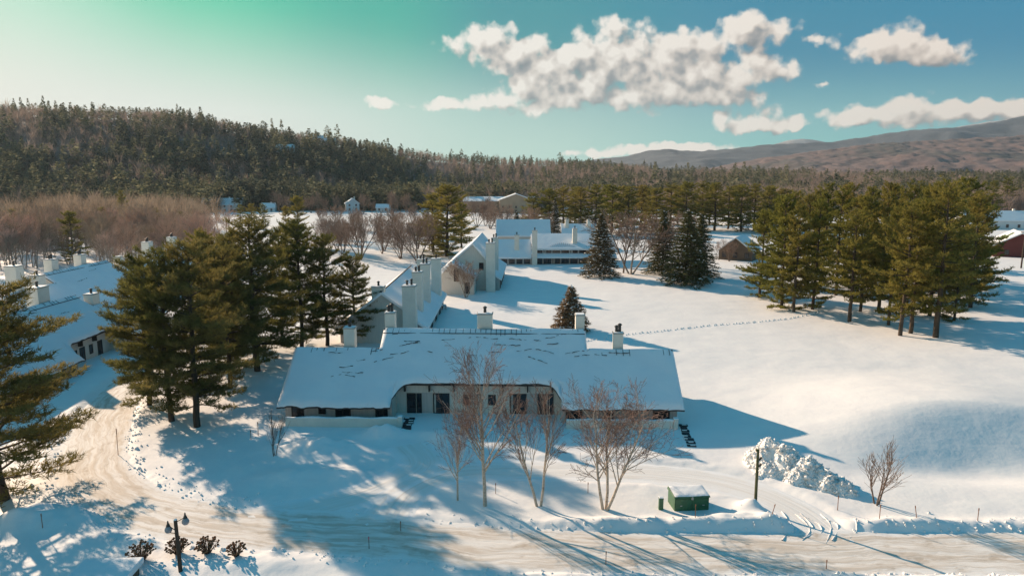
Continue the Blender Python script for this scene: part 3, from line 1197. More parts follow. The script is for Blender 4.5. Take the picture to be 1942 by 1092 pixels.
for i, (px, py, ty) in enumerate([(1470, 540, 385), (1500, 520, 366), (1530, 545, 370), (1560, 530, 352), (1585, 560, 360), (1600, 520, 350), (1640, 540, 358), (1670, 525, 350),
                                  (1700, 560, 362), (1720, 530, 352), (1750, 545, 356), (1780, 530, 350), (1625, 560, 372), (1790, 560, 358), (1545, 505, 362), (1690, 505, 356), (1740, 505, 358), (1850, 548, 385)]):
    q = G(px, py)
    place('pine_tree', PINES[i % 5], q[0], q[1], hpx((px, py), ty), i * 1.7, 'green pine in the back rows of the right hand grove, behind its front trunks', 'pine tree', 'back rows of the right hand grove', .9)
# the line of pines behind the condominiums
for i, (px, py, ty) in enumerate([(1010, 440, 368), (1040, 442, 360), (1068, 440, 358), (1100, 444, 356), (1130, 446, 352), (1160, 440, 352), (1190, 442, 356), (1215, 436, 352), (1245, 440, 358),
                                  (1270, 436, 352), (1300, 440, 348), (1330, 436, 350), (1355, 440, 350), (1380, 436, 356), (1405, 442, 354), (1430, 438, 352), (1455, 446, 356), (1480, 440, 360),
                                  (1225, 425, 356), (1285, 424, 352), (1345, 425, 350), (1395, 424, 352), (1150, 428, 352), (1090, 428, 356), (1180, 424, 354), (1460, 428, 352)]):
    q = G(px, py)
    place('pine_tree', PINES[(i * 2 + i // 5) % 5], q[0], q[1], hpx((px, py), ty), i * 1.1, 'dark pine in the straight row behind the far condominiums', 'pine tree', 'row of pines behind the far condominiums', 1.6)

OTHER = [((846, 486), 352, 2, 1.55, 'big broad pine alone behind the gabled condominiums, left of the far courtyard'),
         ((822, 478), 368, 0, 1.5, 'smaller pine joined to the big broad pine behind the gabled condominiums'),
         ((875, 470), 385, 1, 1.4, 'pine shoulder right of the big broad pine behind the gabled condominiums')]
for i, (bp, ty, pi_, wd, lb) in enumerate(OTHER):
    q = G(*bp)
    place('pine_tree', PINES[pi_], q[0], q[1], hpx(bp, ty), i * 2.1 + .4, lb, 'pine tree', None, wd)


# ------------------------------------------------------------------ buildings
def window(parent, x0, x1, z0, z1, y, out=-1, mull=1, frame='dark_trim', name='window', curtain=False, axis_='y'):
    """window in a wall facing -y (axis y) or facing x (axis x); frame proud of the wall, pane inside the frame"""
    fr = MB()
    f = .07

    def bx(mb, a0, a1, c0, c1, d0, d1, m_):
        lo, hi = sorted((y + out * d0, y + out * d1))
        if axis_ == 'y':
            mb.box((a0, lo, c0), (a1, hi, c1), m_)
        else:
            mb.box((lo, a0, c0), (hi, a1, c1), m_)
    bx(fr, x0 - f, x1 + f, z1, z1 + f, .003, .075, frame)
    bx(fr, x0 - f, x1 + f, z0 - f, z0, .003, .085, frame)
    bx(fr, x0 - f, x0, z0, z1, .003, .07, frame)
    bx(fr, x1, x1 + f, z0, z1, .003, .07, frame)
    for k in range(mull):
        c = x0 + (x1 - x0) * (k + 1) / (mull + 1)
        bx(fr, c - .03, c + .03, z0, z1, .022, .06, frame)
    w_ = fr.build(name, parent)
    pn = MB()
    bx(pn, x0, x1, z0, z1, .004, .02, 'glass')
    if curtain:
        bx(pn, x0 + .05, x0 + (x1 - x0) * .3, z0 + .05, z1 - .03, .0205, .0215, 'curtain')
    pn.build('pane', w_)
    return w_


def chimney(parent, x0, x1, y0, y1, z0, z1, pots=1, mat_='render_white', snowcap=True):
    c = MB()
    c.box((x0, y0, z0), (x1, y1, z1), mat_)
    o = c.build('chimney', parent, bevel=.02)
    k = MB()
    e = .07
    k.box((x0 - e, y0 - e, z1 + .002), (x1 + e, y1 + e, z1 + .10), 'cap_stone')
    if snowcap:
        k.box((x0 + .03, y0 + .03, z1 + .102), (x1 - .03, y1 - .03, z1 + .17), 'roof_snow')
    k.build('cap', o)
    for i in range(pots):
        px = x0 + (x1 - x0) * (i + 1) / (pots + 1)
        py = (y0 + y1) / 2
        p = MB()
        hgt = .55 + .2 * (i % 2)
        p.lathe((px, py, z1 + .1), [(.17, 0), (.15, hgt), (.24, hgt + .02), (.24, hgt + .09), (.10, hgt + .2), (0.001, hgt + .22)], 'metal_dark', 10)
        p.build('flue', o)
    return o


def snow_roof(parent, segs, slope, bdist, thick=.30, seed=0, cracks=(), ridge_runs=(), name='roof', step=.25):
    """front slope as columns; segs = (x0, x1, yfront(x), yback); slope(y)->z ; bdist(x, y) distance to the open edge"""
    mats = ['roof_snow', 'shingle']
    V, F, MI = [], [], []
    off = 0
    for (x0, x1, yf, yb) in segs:
        nx = max(2, int((x1 - x0) / step) + 1)
        X = np.linspace(x0, x1, nx)
        ny = 36
        v = np.linspace(0, 1, ny)
        YF = np.array([yf(x) for x in X])
        XX = np.repeat(X[:, None], ny, 1)
        YY = YF[:, None] + (yb - YF[:, None]) * v[None, :]
        d = bdist(XX, YY)
        e_ = np.clip(d / .45, 0, 1)
        t_ = thick * np.sqrt(np.clip(1 - (1 - e_) ** 2, 0, 1)) + .015
        # thinner snow towards the ridge
        zt = slope(YY)
        t_ = t_ * (1 + .35 * fbm(XX * .35, YY * .55, seed, 3)) + .035 * fbm(XX * 1.1, YY * 1.4, seed + 9, 3) * e_
        top = np.stack([XX, YY, zt + t_], 2).reshape(-1, 3)
        bot = np.stack([XX, YY, zt - .14], 2).reshape(-1, 3)
        idx = np.arange(nx * ny).reshape(nx, ny) + off
        n = nx * ny
        f1 = np.stack([idx[:-1, :-1].ravel(), idx[1:, :-1].ravel(), idx[1:, 1:].ravel(), idx[:-1, 1:].ravel()], 1)
        f2 = f1[:, ::-1] + n
        loop = np.concatenate([idx[:, 0], idx[-1, 1:], idx[-2::-1, -1], idx[0, -2:0:-1]])
        l2 = np.roll(loop, -1)
        f3 = np.stack([loop, loop + n, l2 + n, l2], 1)
        V += [top, bot]
        F += [f1, f2, f3]
        MI += [np.zeros(len(f1), int), np.ones(len(f2), int), np.ones(len(f3), int)]
        off += 2 * n
    extra = MB()
    extra.mats = ['roof_snow', 'shingle']
    rng = random.Random(seed + 3)
    for (cx, cy, L, slant) in cracks:
        n = max(4, int(L / .25))
        pts = []
        yy = cy
        for i in range(n + 1):
            yy += slant * L / n + rng.uniform(-.07, .07)
            pts.append((cx + L * i / n, yy))
        for i in range(n):
            (xa, ya), (xb, yb_) = pts[i], pts[i + 1]
            wa = .03 * rng.uniform(.3, 1.5)
            zz = lambda y: slope(y) + thick * 1.0 + .085
            if rng.random() < .85:
                extra.face([(xa, ya - wa, zz(ya - wa)), (xb, yb_ - wa, zz(yb_ - wa)), (xb, yb_ + wa, zz(yb_ + wa)), (xa, ya + wa, zz(ya + wa))], 'shingle')
    for (xa, xb, yr) in ridge_runs:
        zr = slope(yr)
        extra.box((xa, yr - .10, zr - .1), (xb, yr + .16, zr + .20), 'shingle')
        if xb - xa > 15:      # snow rail
            yq = yr - .72
            extra.hexa([(xa, yq, slope(yq) + .33), (xb, yq, slope(yq) + .33), (xb, yq + .05, slope(yq) + .36), (xa, yq + .05, slope(yq) + .36),
                        (xa, yq, slope(yq) + .38), (xb, yq, slope(yq) + .38), (xb, yq + .05, slope(yq) + .41), (xa, yq + .05, slope(yq) + .41)], 'shingle')
        x = xa + .3
        while x < xb - .2:
            l = rng.uniform(.25, .75)
            if rng.random() < .8:
                extra.hexa([(x, yr - .1 - l, slope(yr - .1 - l) + .1), (x + .045, yr - .1 - l, slope(yr - .1 - l) + .1), (x + .045, yr - .1, zr - .05), (x, yr - .1, zr - .05),
                            (x, yr - .1 - l, slope(yr - .1 - l) + .35), (x + .045, yr - .1 - l, slope(yr - .1 - l) + .35), (x + .045, yr - .1, zr + .26), (x, yr - .1, zr + .26)], 'shingle')
            x += rng.uniform(.45, .8)
    nv = off
    V = np.concatenate(V + ([np.array(extra.v)] if extra.v else []))
    fl = [np.concatenate(F)]
    if extra.f:
        fl.append(np.array(extra.f) + nv)
        MI.append(np.array(extra.mi))
    me = np_mesh(name, V, fl, mats, np.concatenate(MI))
    sm = np.zeros(len(me.polygons), dtype=bool)
    sm[:] = True
    me.polygons.foreach_set('use_smooth', sm)
    ob = link_mesh(name, me, parent)
    md = ob.modifiers.new('split', 'EDGE_SPLIT')
    md.split_angle = R(50)
    return ob


YE, YR, YW, YC = -2.2, .3, 3.9, 6.2
SL = .693


def slope(y):
    return 1.69 + SL * (y + 2.2)


def condo(loc, rz, label, wx=(-20.1, 19.8), cx=(-11.1, 10.8), rx=(-8.9, 7.9), chims=(), doors=(), wins=(), wing_wins=(), gaps=(), seed=0, cracks=(), group=None, name='condominium'):
    e = empty(name, loc, rz, label, 'condominium', group)
    w0, w1 = wx
    c0, c1 = cx
    r0, r1 = rx

    def jag(x, k):
        return .26 * float(fbm(np.array([x * .8]), np.array([k * 3.3 + seed]), seed + 7, 4, .6)[0])

    def yf_w(x):
        return YE + jag(x, 1)

    def yf_c(x):
        a = min(x - r0, r1 - x)
        return YR + .6 * jag(x, 2) - 1.6 * math.exp(-(max(a, 0) / .6) ** 1.3)

    def bd(X, Y):
        d = np.minimum(X - w0, w1 - X)
        front = np.where((X >= r0) & (X <= r1), Y - np.array([yf_c(x) for x in X[:, 0]])[:, None], Y - np.array([yf_w(x) for x in X[:, 0]])[:, None])
        rid = np.where((X >= c0) & (X <= c1), YC - Y, YW - Y)
        stepd = np.where((Y > YW), np.minimum(X - c0, c1 - X), 9)
        stepd = np.where(stepd < -1e-3, 9, stepd)
        rec = np.where(Y < YR - .2, np.where(X < r0 + 1e-6, r0 - X, np.where(X > r1 - 1e-6, X - r1, 9)), 9)
        return np.clip(np.minimum.reduce([d, front, rid + .22, stepd, rec]), 0, 9)

    xs_ = sorted([w0, c0, r0, r1, c1, w1])
    segs = []
    for a, b_ in zip(xs_[:-1], xs_[1:]):
        if b_ - a < .01:
            continue
        mid = (a + b_) / 2
        segs.append((a, b_, yf_c if r0 < mid < r1 else yf_w, YC if c0 < mid < c1 else YW))
    snow_roof(e, segs, slope, bd, seed=seed, cracks=cracks, ridge_runs=((w0 + .1, c0 - .02, YW), (c0 + .1, c1 - .1, YC), (c1 + .02, w1 - .1, YW)))
    # rear slopes
    rr = MB()
    for (a, b_, y_, yend) in ((w0, c0 - .01, YW, 9.2), (c0, c1, YC, 12.4), (c1 + .01, w1, YW, 9.2)):
        z0 = slope(y_)
        z1 = z0 - .66 * (yend - y_)
        rr.hexa([(a, y_ + .17, z0 - .3), (b_, y_ + .17, z0 - .3), (b_, yend, z1 - .3), (a, yend, z1 - .3), (a, y_ + .17, z0 + .12), (b_, y_ + .17, z0 + .12), (b_, yend, z1 + .15), (a, yend, z1 + .15)], 'roof_snow')
    rr.build('roof', e, bevel=.05)
    # walls
    wl = MB()
    yw = YE + 1.0
    yb = 11.2
    g_ = .5
    for a, b_ in ((w0 + g_, r0), (r1, w1 - g_)):
        wl.box((a, yw, -.6), (b_, yw + .18, slope(yw) - .16), 'siding_board')
    wl.box((r0, YR + .8, -.6), (r1, YR + .98, slope(YR + .8) - .16), 'siding')
    for x_ in (r0 - .18, r1):
        wl.prism([(x_, yw + .185, -.6), (x_, YR + .79, -.6), (x_, YR + .79, slope(YR + .79) - .16), (x_, yw + .185, slope(yw + .185) - .16)], (.18, 0, 0), 'siding')
    for x_ in (w0 + g_, w1 - g_ - .18):
        wl.prism([(x_, yw + .185, -.6), (x_, 8.6, -.6), (x_, 8.6, slope(YW) - .66 * (8.6 - YW) - .32), (x_, YW, slope(YW) - .17), (x_, yw + .185, slope(yw + .185) - .16)], (.18, 0, 0), 'siding')
    for x_ in (c0 + .2, c1 - .38):
        wl.prism([(x_, YW - 1, 2), (x_, 11.5, 2), (x_, 11.5, slope(YC) - .66 * (11.5 - YC) - .32), (x_, YC, slope(YC) - .17), (x_, YW - 1, slope(YW - 1) - .16)], (.18, 0, 0), 'siding')
    wl.build('wall', e)
    # eave boards, brackets
    fb = MB()
    fb.box((r0 + 1.0, YR + .10, slope(YR + .1) - .34), (r1 - 1.0, YR + .16, slope(YR + .1) - .15), 'dark_trim')
    fb.build('fascia', e)
    n = max(4, int((r1 - r0) / 2.35))
    for i in range(n):
        x_ = r0 + .9 + (r1 - r0 - 1.8) * i / (n - 1)
        b_ = MB()
        b_.hexa([(x_, YR + .17, slope(YR) - .95), (x_ + .13, YR + .17, slope(YR) - .95), (x_ + .13, YR + .79, slope(YR) - 1.05), (x_, YR + .79, slope(YR) - 1.05),
                 (x_, YR + .17, slope(YR) - .18), (x_ + .13, YR + .17, slope(YR) - .18), (x_ + .13, YR + .79, slope(YR) - .0), (x_, YR + .79, slope(YR) - .0)], 'dark_trim')
        b_.build('bracket', e)
    yr_ = YR + .8
    for (a, b_, m_, cu) in doors:
        window(e, a, b_, .04, 2.08, yr_, mull=m_, name='door', curtain=cu)
    for (a, b_, p0_, p1_) in wins:
        window(e, a, b_, p0_, p1_, yr_, mull=0)
    for (a, b_, p0_, p1_, m_) in wing_wins:
        window(e, a, b_, p0_, p1_, yw, mull=m_)
    if gaps:
        for (a, b_) in gaps:
            p = MB()
            p.box((a, yr_ - .03, .02), (b_, yr_ - .003, 2.2), 'siding_board')
            p.build('panel', e)
    for c in chims:
        chimney(e, *c)
    return e


main_rz = R(-1.3)
MAIN = (-3.0, 66.0, 0.0)
rc = random.Random(3)
cracks = [(-9.8, 3.0, 1.9, .25), (-11.6, 1.9, 2.2, .30), (-8.6, 4.6, 1.7, .05), (-8.3, 4.2, 1.2, .25), (-14.8, 1.5, 1.4, .1), (-14.4, 1.15, 2.2, .02), (-14.0, .8, 1.6, -.05), (-15.4, .55, 1.0, .1),
          (1.0, 4.2, 2.8, -.12), (3.4, 3.4, 1.6, .12), (4.6, 2.9, 2.0, -.35), (6.2, 4.9, 1.3, .2), (6.6, 4.3, 1.2, .0), (8.2, 3.0, 2.8, .22), (9.4, 2.9, 1.6, .02), (-2.0, 5.0, 3.4, -.04),
          (-6.0, 3.4, .6, .1), (-1.6, 2.9, 1.4, -.1), (.2, 3.2, 1.6, .1), (7.6, 5.2, 1.6, .05), (-10.6, 5.2, 1.2, .1), (11.5, 3.1, 1.3, -.05), (-13.2, 2.3, .9, .1), (-12.2, 3.2, 1.5, .22), (-9.0, 3.9, 2.2, .2), (2.6, 4.9, 3.4, -.08), (-4.6, 4.7, 1.4, .04), (5.4, 3.7, 1.9, -.2), (-16.6, 3.2, 1.8, .02), (13.0, 3.4, 2.2, .0)]
main = condo(MAIN, main_rz, 'long low condominium with snow covered roof, recessed glass doors and five chimneys', seed=1, cracks=cracks,
             chims=[(-14.95, -13.8, 4.2, 5.2, 4.5, 8.1, 1), (-11.0, -9.95, 6.5, 7.6, 6, 9.3, 2), (-.93, .70, 6.6, 7.8, 6, 9.2, 1), (9.75, 10.7, 6.5, 7.6, 6, 9.15, 0), (13.6, 14.6, 4.2, 5.2, 4.5, 7.7, 2)],
             doors=[(-7.75, -6.95, 0, False), (-6.75, -6.35, 0, False), (-5.05, -4.3, 0, True), (-4.2, -3.5, 0, False), (2.84, 3.65, 1, True), (3.75, 4.4, 0, False), (5.65, 6.35, 1, False), (6.45, 7.15, 0, True)],
             wins=[(-1.95, -1.3, 1.0, 1.95), (.6, 1.25, 1.0, 1.95)],
             wing_wins=[(-18.9, -17.8, .35, 1.5, 1), (-16.2, -15.6, .75, 1.5, 0), (-14.5, -13.1, .3, 1.45, 1), (-10.5, -9.4, -.1, 1.4, 2), (8.4, 9.9, -.1, 1.5, 2), (12.2, 13.0, .4, 1.4, 0), (14.7, 15.35, .8, 1.45, 0), (17.0, 18.5, .05, 1.55, 2)],
             gaps=[(-6.25, -5.2), (4.5, 5.55)])


def loc2w(o, x, y):
    c, s_ = math.cos(o.rotation_euler.z), math.sin(o.rotation_euler.z)
    return o.location.x + x * c - y * s_, o.location.y + x * s_ + y * c


def low_wall(x0, x1, yl, label, post_at):
    a = loc2w(main, (x0 + x1) / 2, yl)
    e = empty('terrace_wall', (a[0], a[1], 0), main_rz, label, 'garden wall')
    h = (x1 - x0) / 2
    m_ = MB().box((-h, -.12, -.4), (h, .12, .88), 'render_white')
    m_.build('wall', e, bevel=.02)
    sx_ = np.linspace(-h, h, 60)
    cap = MB()
    rngc = random.Random(int(x0 * 10))
    zz = [.96 + .05 * math.sin(x * 1.7) + rngc.uniform(-.015, .015) for x in sx_]
    for i in range(59):
        cap.hexa([(sx_[i], -.15, .882), (sx_[i + 1], -.15, .882), (sx_[i + 1], .15, .882), (sx_[i], .15, .882),
                  (sx_[i], -.12, zz[i]), (sx_[i + 1], -.12, zz[i + 1]), (sx_[i + 1], .12, zz[i + 1]), (sx_[i], .12, zz[i])], 'roof_snow')
    cap.build('snow_cap', e)
    p = MB()
    px = h + .22 if post_at > 0 else -h - .22
    p.box((px - .2, -.2, -.4), (px + .2, .2, 1.05), 'render_white')
    p.box((px - .22, -.22, 1.052), (px + .22, .22, 1.16), 'roof_snow')
    p.build('post', e, bevel=.02)
    return e


low_wall(-19.0, -8.0, -2.9, 'low white terrace wall in front of the left wing of the long house', 1)
low_wall(8.3, 18.6, -2.9, 'low white terrace wall in front of the right wing of the long house', 1)


def stairs(px0, px1, n, rz, width, label):
    a, b_ = G(*px0), G(*px1)
    e = empty('stairs', (a[0], a[1], 0), 0, label, 'steps')
    d = (b_ - a) / n
    rs = random.Random(n)
    fl = MB()
    side = np.array([-d[1], d[0], 0])
    side = side / np.linalg.norm(side)
    for i in range(n):
        c = d * (i + .5)
        zt = max(gz(a[0] + c[0], a[1] + c[1]), 0) + .05 + .05 * (n - i) / n
        s0 = rs.uniform(.55, 1.0) * width / 2
        s1 = rs.uniform(.55, 1.0) * width / 2
        dd = d * .32
        q = [c - dd - side * s0, c - dd + side * s1, c + dd + side * s1, c + dd - side * s0]
        q = [(float(p[0]), float(p[1]), -.1) for p in q] + [(float(p[0]), float(p[1]), zt) for p in q]
        if q[0][0] == q[0][0]:
            fl.hexa([q[k] for k in (0, 3, 2, 1, 4, 7, 6, 5)], 'step_dark')
        if rs.random() < .6:
            o_ = c + side * rs.uniform(-.4, .4) * width
            fl.box((o_[0] - .22, o_[1] - .1, zt - .2), (o_[0] + .22, o_[1] + .1, zt + .035), 'rough_snow')
    fl.build('treads', e)
    return e


stairs((777, 793), (768, 818), 6, 0, 1.2, 'dark snow dusted steps beside the left terrace wall')
stairs((1293, 806), (1312, 850), 8, 0, 1.0, 'dark trodden steps below the right terrace wall')

CH4 = [(3.6, 5.8, 6.4, 8.0, 5, 9.7, 1), (11.0, 12.6, 4.0, 5.3, 4, 7.6, 1), (-6, -4.6, 6.4, 7.6, 5, 9.4, 1)]
D4 = [(-.5, .4, 0, False), (2.6, 3.5, 1, False), (6.4, 7.3, 1, False)]
W4 = [(1.2, 1.9, .9, 2.0), (4.6, 5.2, .9, 2.0)]
condo((-54.8, 83.2, 0), R(90), 'near left condominium, blue snow roof sloping down behind the road bend pines', rx=(-1.6, 9.2), seed=4, chims=CH4, doors=D4, wins=W4,
      wing_wins=[(13, 14.4, .2, 1.4, 1)], group='condominiums at left', cracks=[(-3, 3.0, 1.5, .1), (4, 4.0, 1.6, 0)])
CH5 = [(-5.0, -3.3, 6.5, 8, 5, 9.6, 2), (3.2, 4.7, 6.5, 8, 5, 9.5, 2), (11.5, 12.7, 4.2, 5.4, 4, 8.2, 0), (-17.2, -15.4, 4.0, 5.8, 0, 10.0, 1), (-14.8, -13.2, 2.2, 3.8, 0, 8.2, 1)]
condo((-73.8, 123.2, 0), R(90), 'middle left condominium with four white chimneys in front of the bare wood', rx=(2.0, 16.0), cx=(-8.4, 10.8), seed=5, chims=CH5,
      doors=[(5.6, 6.5, 1, False), (9.6, 10.5, 1, False)], wins=[(3.6, 4.2, .9, 2.0), (7.6, 8.2, .9, 2.0), (12.2, 12.9, .9, 2)], group='condominiums at left', cracks=[(-4, 3.0, 3.5, .1), (2, 4.6, 2.6, 0), (5, 1.2, 4, .05)])
condo((-73.8, 161, 0), R(90), 'farthest left condominium, only its white chimneys showing over the pines', seed=6,
      chims=[(-10.6, -8.8, 6.5, 8.2, 5, 9.6, 2), (.6, 2.2, 6.5, 8.2, 5, 9.7, 2), (11.2, 12.4, 4.2, 5.4, 4, 8.2, 1)], doors=[(-5, -4, 1, False), (3, 4, 1, False)], wins=[(0, .8, .9, 2)], group='condominiums at left')


def roof_slab(mb, a, b_, c, d, t0=.12, t1=.34, m_='roof_snow'):
    """slab over quad a b c d (counter-clockwise seen from above)"""
    mb.hexa([(p[0], p[1], p[2] - t0) for p in (a, b_, c, d)] + [(p[0], p[1], p[2] + t1) for p in (a, b_, c, d)], m_)


# --- gabled condominium nearest behind the long house
e = empty('gabled_condominium', (-18.8, 97, 0), 0, 'pale gabled condominium with tall white chimneys just behind the long house', 'condominium', 'gabled condominiums of the courtyard')
wl = MB()
wl.prism([(-6.2, 0, -.3), (3.4, 0, -.3), (3.4, 0, 4.75), (0, 0, 7.25), (-6.2, 0, 2.5)], (0, 29, 0), 'siding')
wl.prism([(3.401, .3, -.3), (6.0, .3, -.3), (6.0, .3, 2.3), (3.401, .3, 3.9)], (0, 28.4, 0), 'siding_board')
wl.build('wall', e)
rf = MB()
roof_slab(rf, (-6.8, -.4, 2.1), (-.001, -.4, 7.33), (-.001, 29.3, 7.33), (-6.8, 29.3, 2.1))
roof_slab(rf, (0, -.4, 7.33), (3.7, -.4, 4.62), (3.7, 29.3, 4.62), (0, 29.3, 7.33))
roof_slab(rf, (3.42, -.2, 4.0), (6.6, -.2, 2.05), (6.6, 29.1, 2.05), (3.42, 29.1, 4.0))
rf.box((-.12, -.45, 7.6), (.12, 29.35, 7.72), 'shingle')
rf.build('roof', e, bevel=.06)
for y0 in (4.2, 10.5, 17, 23):
    window(e, y0, y0 + 1.6, 4.12, 4.6, 3.41, out=1, mull=1, axis_='x')
for y0 in (2.5, 8.5, 14.5, 20.5, 25):
    window(e, y0, y0 + 1.9, .1, 1.95, 6.01, out=1, mull=1, axis_='x', name='door')
for c in [(3.2, 5.1, -1.7, -.005, -.3, 8.6, 2), (3.5, 5.0, 6.2, 7.8, 2, 9.5, 2), (3.6, 5.2, 14.3, 15.9, 2, 9.7, 2), (4.3, 6.0, 24, 25.6, 1, 9.4, 1), (1.5, 3.2, 26.2, 27.8, 3, 9.0, 2), (-1.5, .3, .2, 1.6, 6, 8.2, 1)]:
    chimney(e, *c)

# --- second gabled condominium
e = empty('gabled_condominium', (-11, 140, 0), R(-2), 'tan gabled condominium with tall narrow window left of the far courtyard', 'condominium', 'gabled condominiums of the courtyard')
wl = MB()
wl.prism([(-3.4, -2.5, -.3), (3.4, -2.5, -.3), (3.4, -2.5, 3.7), (-1.2, -2.5, 6.55), (-3.4, -2.5, 4.2)], (0, 5.6, 0), 'siding')
wl.prism([(-3.5, 3.2, -.3), (5.6, 3.2, -.3), (5.6, 3.2, 6.4), (2.6, 3.2, 9.9), (-3.5, 3.2, 4.7)], (0, 26, 0), 'siding')
wl.prism([(5.602, 3.6, -.3), (8.2, 3.6, -.3), (8.2, 3.6, 2.6), (5.602, 3.6, 4.2)], (0, 25, 0), 'siding_board')
wl.build('wall', e)
rf = MB()
roof_slab(rf, (-4.0, -2.9, 3.75), (-1.201, -2.9, 6.65), (-1.201, 3.3, 6.65), (-4.0, 3.3, 3.75), .1, .28)
roof_slab(rf, (-1.2, -2.9, 6.65), (3.7, -2.9, 3.55), (3.7, 3.19, 3.55), (-1.2, 3.19, 6.65), .1, .28)
roof_slab(rf, (-4.2, 2.8, 4.2), (2.599, 2.8, 10.0), (2.599, 29.5, 10.0), (-4.2, 29.5, 4.2))
roof_slab(rf, (2.6, 2.8, 10.0), (6.0, 2.8, 6.0), (6.0, 29.5, 6.0), (2.6, 29.5, 10.0))
roof_slab(rf, (5.61, 3.3, 4.3), (8.7, 3.3, 2.3), (8.7, 28.9, 2.3), (5.61, 28.9, 4.3))
rf.build('roof', e, bevel=.06)
window(e, -.7, .15, 3.0, 5.4, -2.5, mull=1)
window(e, 1.4, 2.4, .5, 2.7, -2.5, mull=1, name='door')
window(e, 4.0, 4.8, 4.6, 6.0, 3.2, mull=0)
for y0 in (6, 11, 16, 21):
    window(e, y0, y0 + 1.9, .2, 2.1, 8.21, out=1, mull=1, axis_='x', name='door')
for c in [(5.5, 7.4, 1.3, 3.15, -.3, 10.3, 2), (6.1, 7.6, 10, 11.6, 2, 10.6, 2)]:
    chimney(e, *c)

# --- far courtyard condominium, facing the camera
e = empty('courtyard_condominium', (10, 188, 0), 0, 'wide two storey condominium facing across the far courtyard, rows of dark windows', 'condominium', 'condominiums of the far courtyard')
wl = MB()
wl.box((-4.2, 0, -.3), (18.5, 8, 4.2), 'siding_board')
wl.box((-13.5, -.8, -.3), (-4.202, 7, 2.0), 'siding_board')
wl.build('wall', e)
rf = MB()
roof_slab(rf, (-4.5, -.6, 4.1), (18.8, -.6, 4.1), (18.8, 8, 7.6), (-4.5, 8, 7.6))
roof_slab(rf, (-4.5, 8.01, 7.6), (18.8, 8.01, 7.6), (18.8, 15, 4.4), (-4.5, 15, 4.4))
roof_slab(rf, (-13.9, -1.4, 1.8), (-4.6, -1.4, 1.8), (-4.6, 6, 6.1), (-13.9, 6, 6.1))
roof_slab(rf, (-4.4, -1.9, 1.95), (18.8, -1.9, 1.95), (18.8, -.02, 2.8), (-4.4, -.02, 2.8), .1, .3)
for cxx in (0.0, 10.0):     # sloughed snow: dark arcs of bared roof with rods
    for k in range(15):
        x_ = cxx + .55 * k
        top_ = 2.2 * math.sin(PI * k / 14) + .1
        y_ = .3
        zs = lambda yy: 4.1 + (yy + .6) * .407 + .36
        rf.hexa([(x_, y_, zs(y_)), (x_ + .07, y_, zs(y_)), (x_ + .07, y_ + top_, zs(y_ + top_)), (x_, y_ + top_, zs(y_ + top_)),
                 (x_, y_, zs(y_) + .04), (x_ + .07, y_, zs(y_) + .04), (x_ + .07, y_ + top_, zs(y_ + top_) + .04), (x_, y_ + top_, zs(y_ + top_) + .04)], 'shingle')
rf.build('roof', e, bevel=.06)
for k in range(9):
    x0 = -3.6 + k * 2.45
    window(e, x0, x0 + 1.9, 3.05, 3.95, 0, mull=1, curtain=k % 3 == 1)
    window(e, x0, x0 + 1.9, .15, 1.75, 0, mull=1 + k % 2, name='door', curtain=k % 4 == 2)
for k in range(4):
    x0 = -12.9 + k * 2.1
    window(e, x0, x0 + 1.5, .3, 1.6, -.8, mull=1)
for c in [(-9.3, -8, 1.4, 3, 1, 7.9, 1), (-4.5, -3.1, -2.6, -1.91, -.3, 9.5, 1), (6.9, 8.2, 2, 3.4, 3, 9.6, 1)]:
    chimney(e, *c)
e = empty('courtyard_condominium', (4, 226, 0), 0, 'blue roofed condominium behind the far courtyard, partly hidden by a dark spruce', 'condominium', 'condominiums of the far courtyard')
wl = MB()
wl.box((-9, 0, -.3), (8.5, 10, 4.6), 'siding')
wl.box((13, 2, -.3), (25, 10, 4), 'siding')
wl.build('wall', e)
rf = MB()
roof_slab(rf, (-9.4, -.6, 4.4), (8.9, -.6, 4.4), (8.9, 6, 9.4), (-9.4, 6, 9.4))
roof_slab(rf, (-9.4, 6.01, 9.4), (8.9, 6.01, 9.4), (8.9, 11, 5.4), (-9.4, 11, 5.4))
roof_slab(rf, (12.6, 1.4, 3.9), (25.4, 1.4, 3.9), (25.4, 7, 7.9), (12.6, 7, 7.9))
rf.build('roof', e, bevel=.06)
for k in range(6):
    window(e, -8 + k * 2.6, -6.4 + k * 2.6, 1, 3.4, 0, mull=1)
chimney(e, 14, 15.2, 5, 6.4, 4, 9.6, 1)
chimney(e, 21.4, 22.6, 5, 6.4, 4, 9.6, 1)


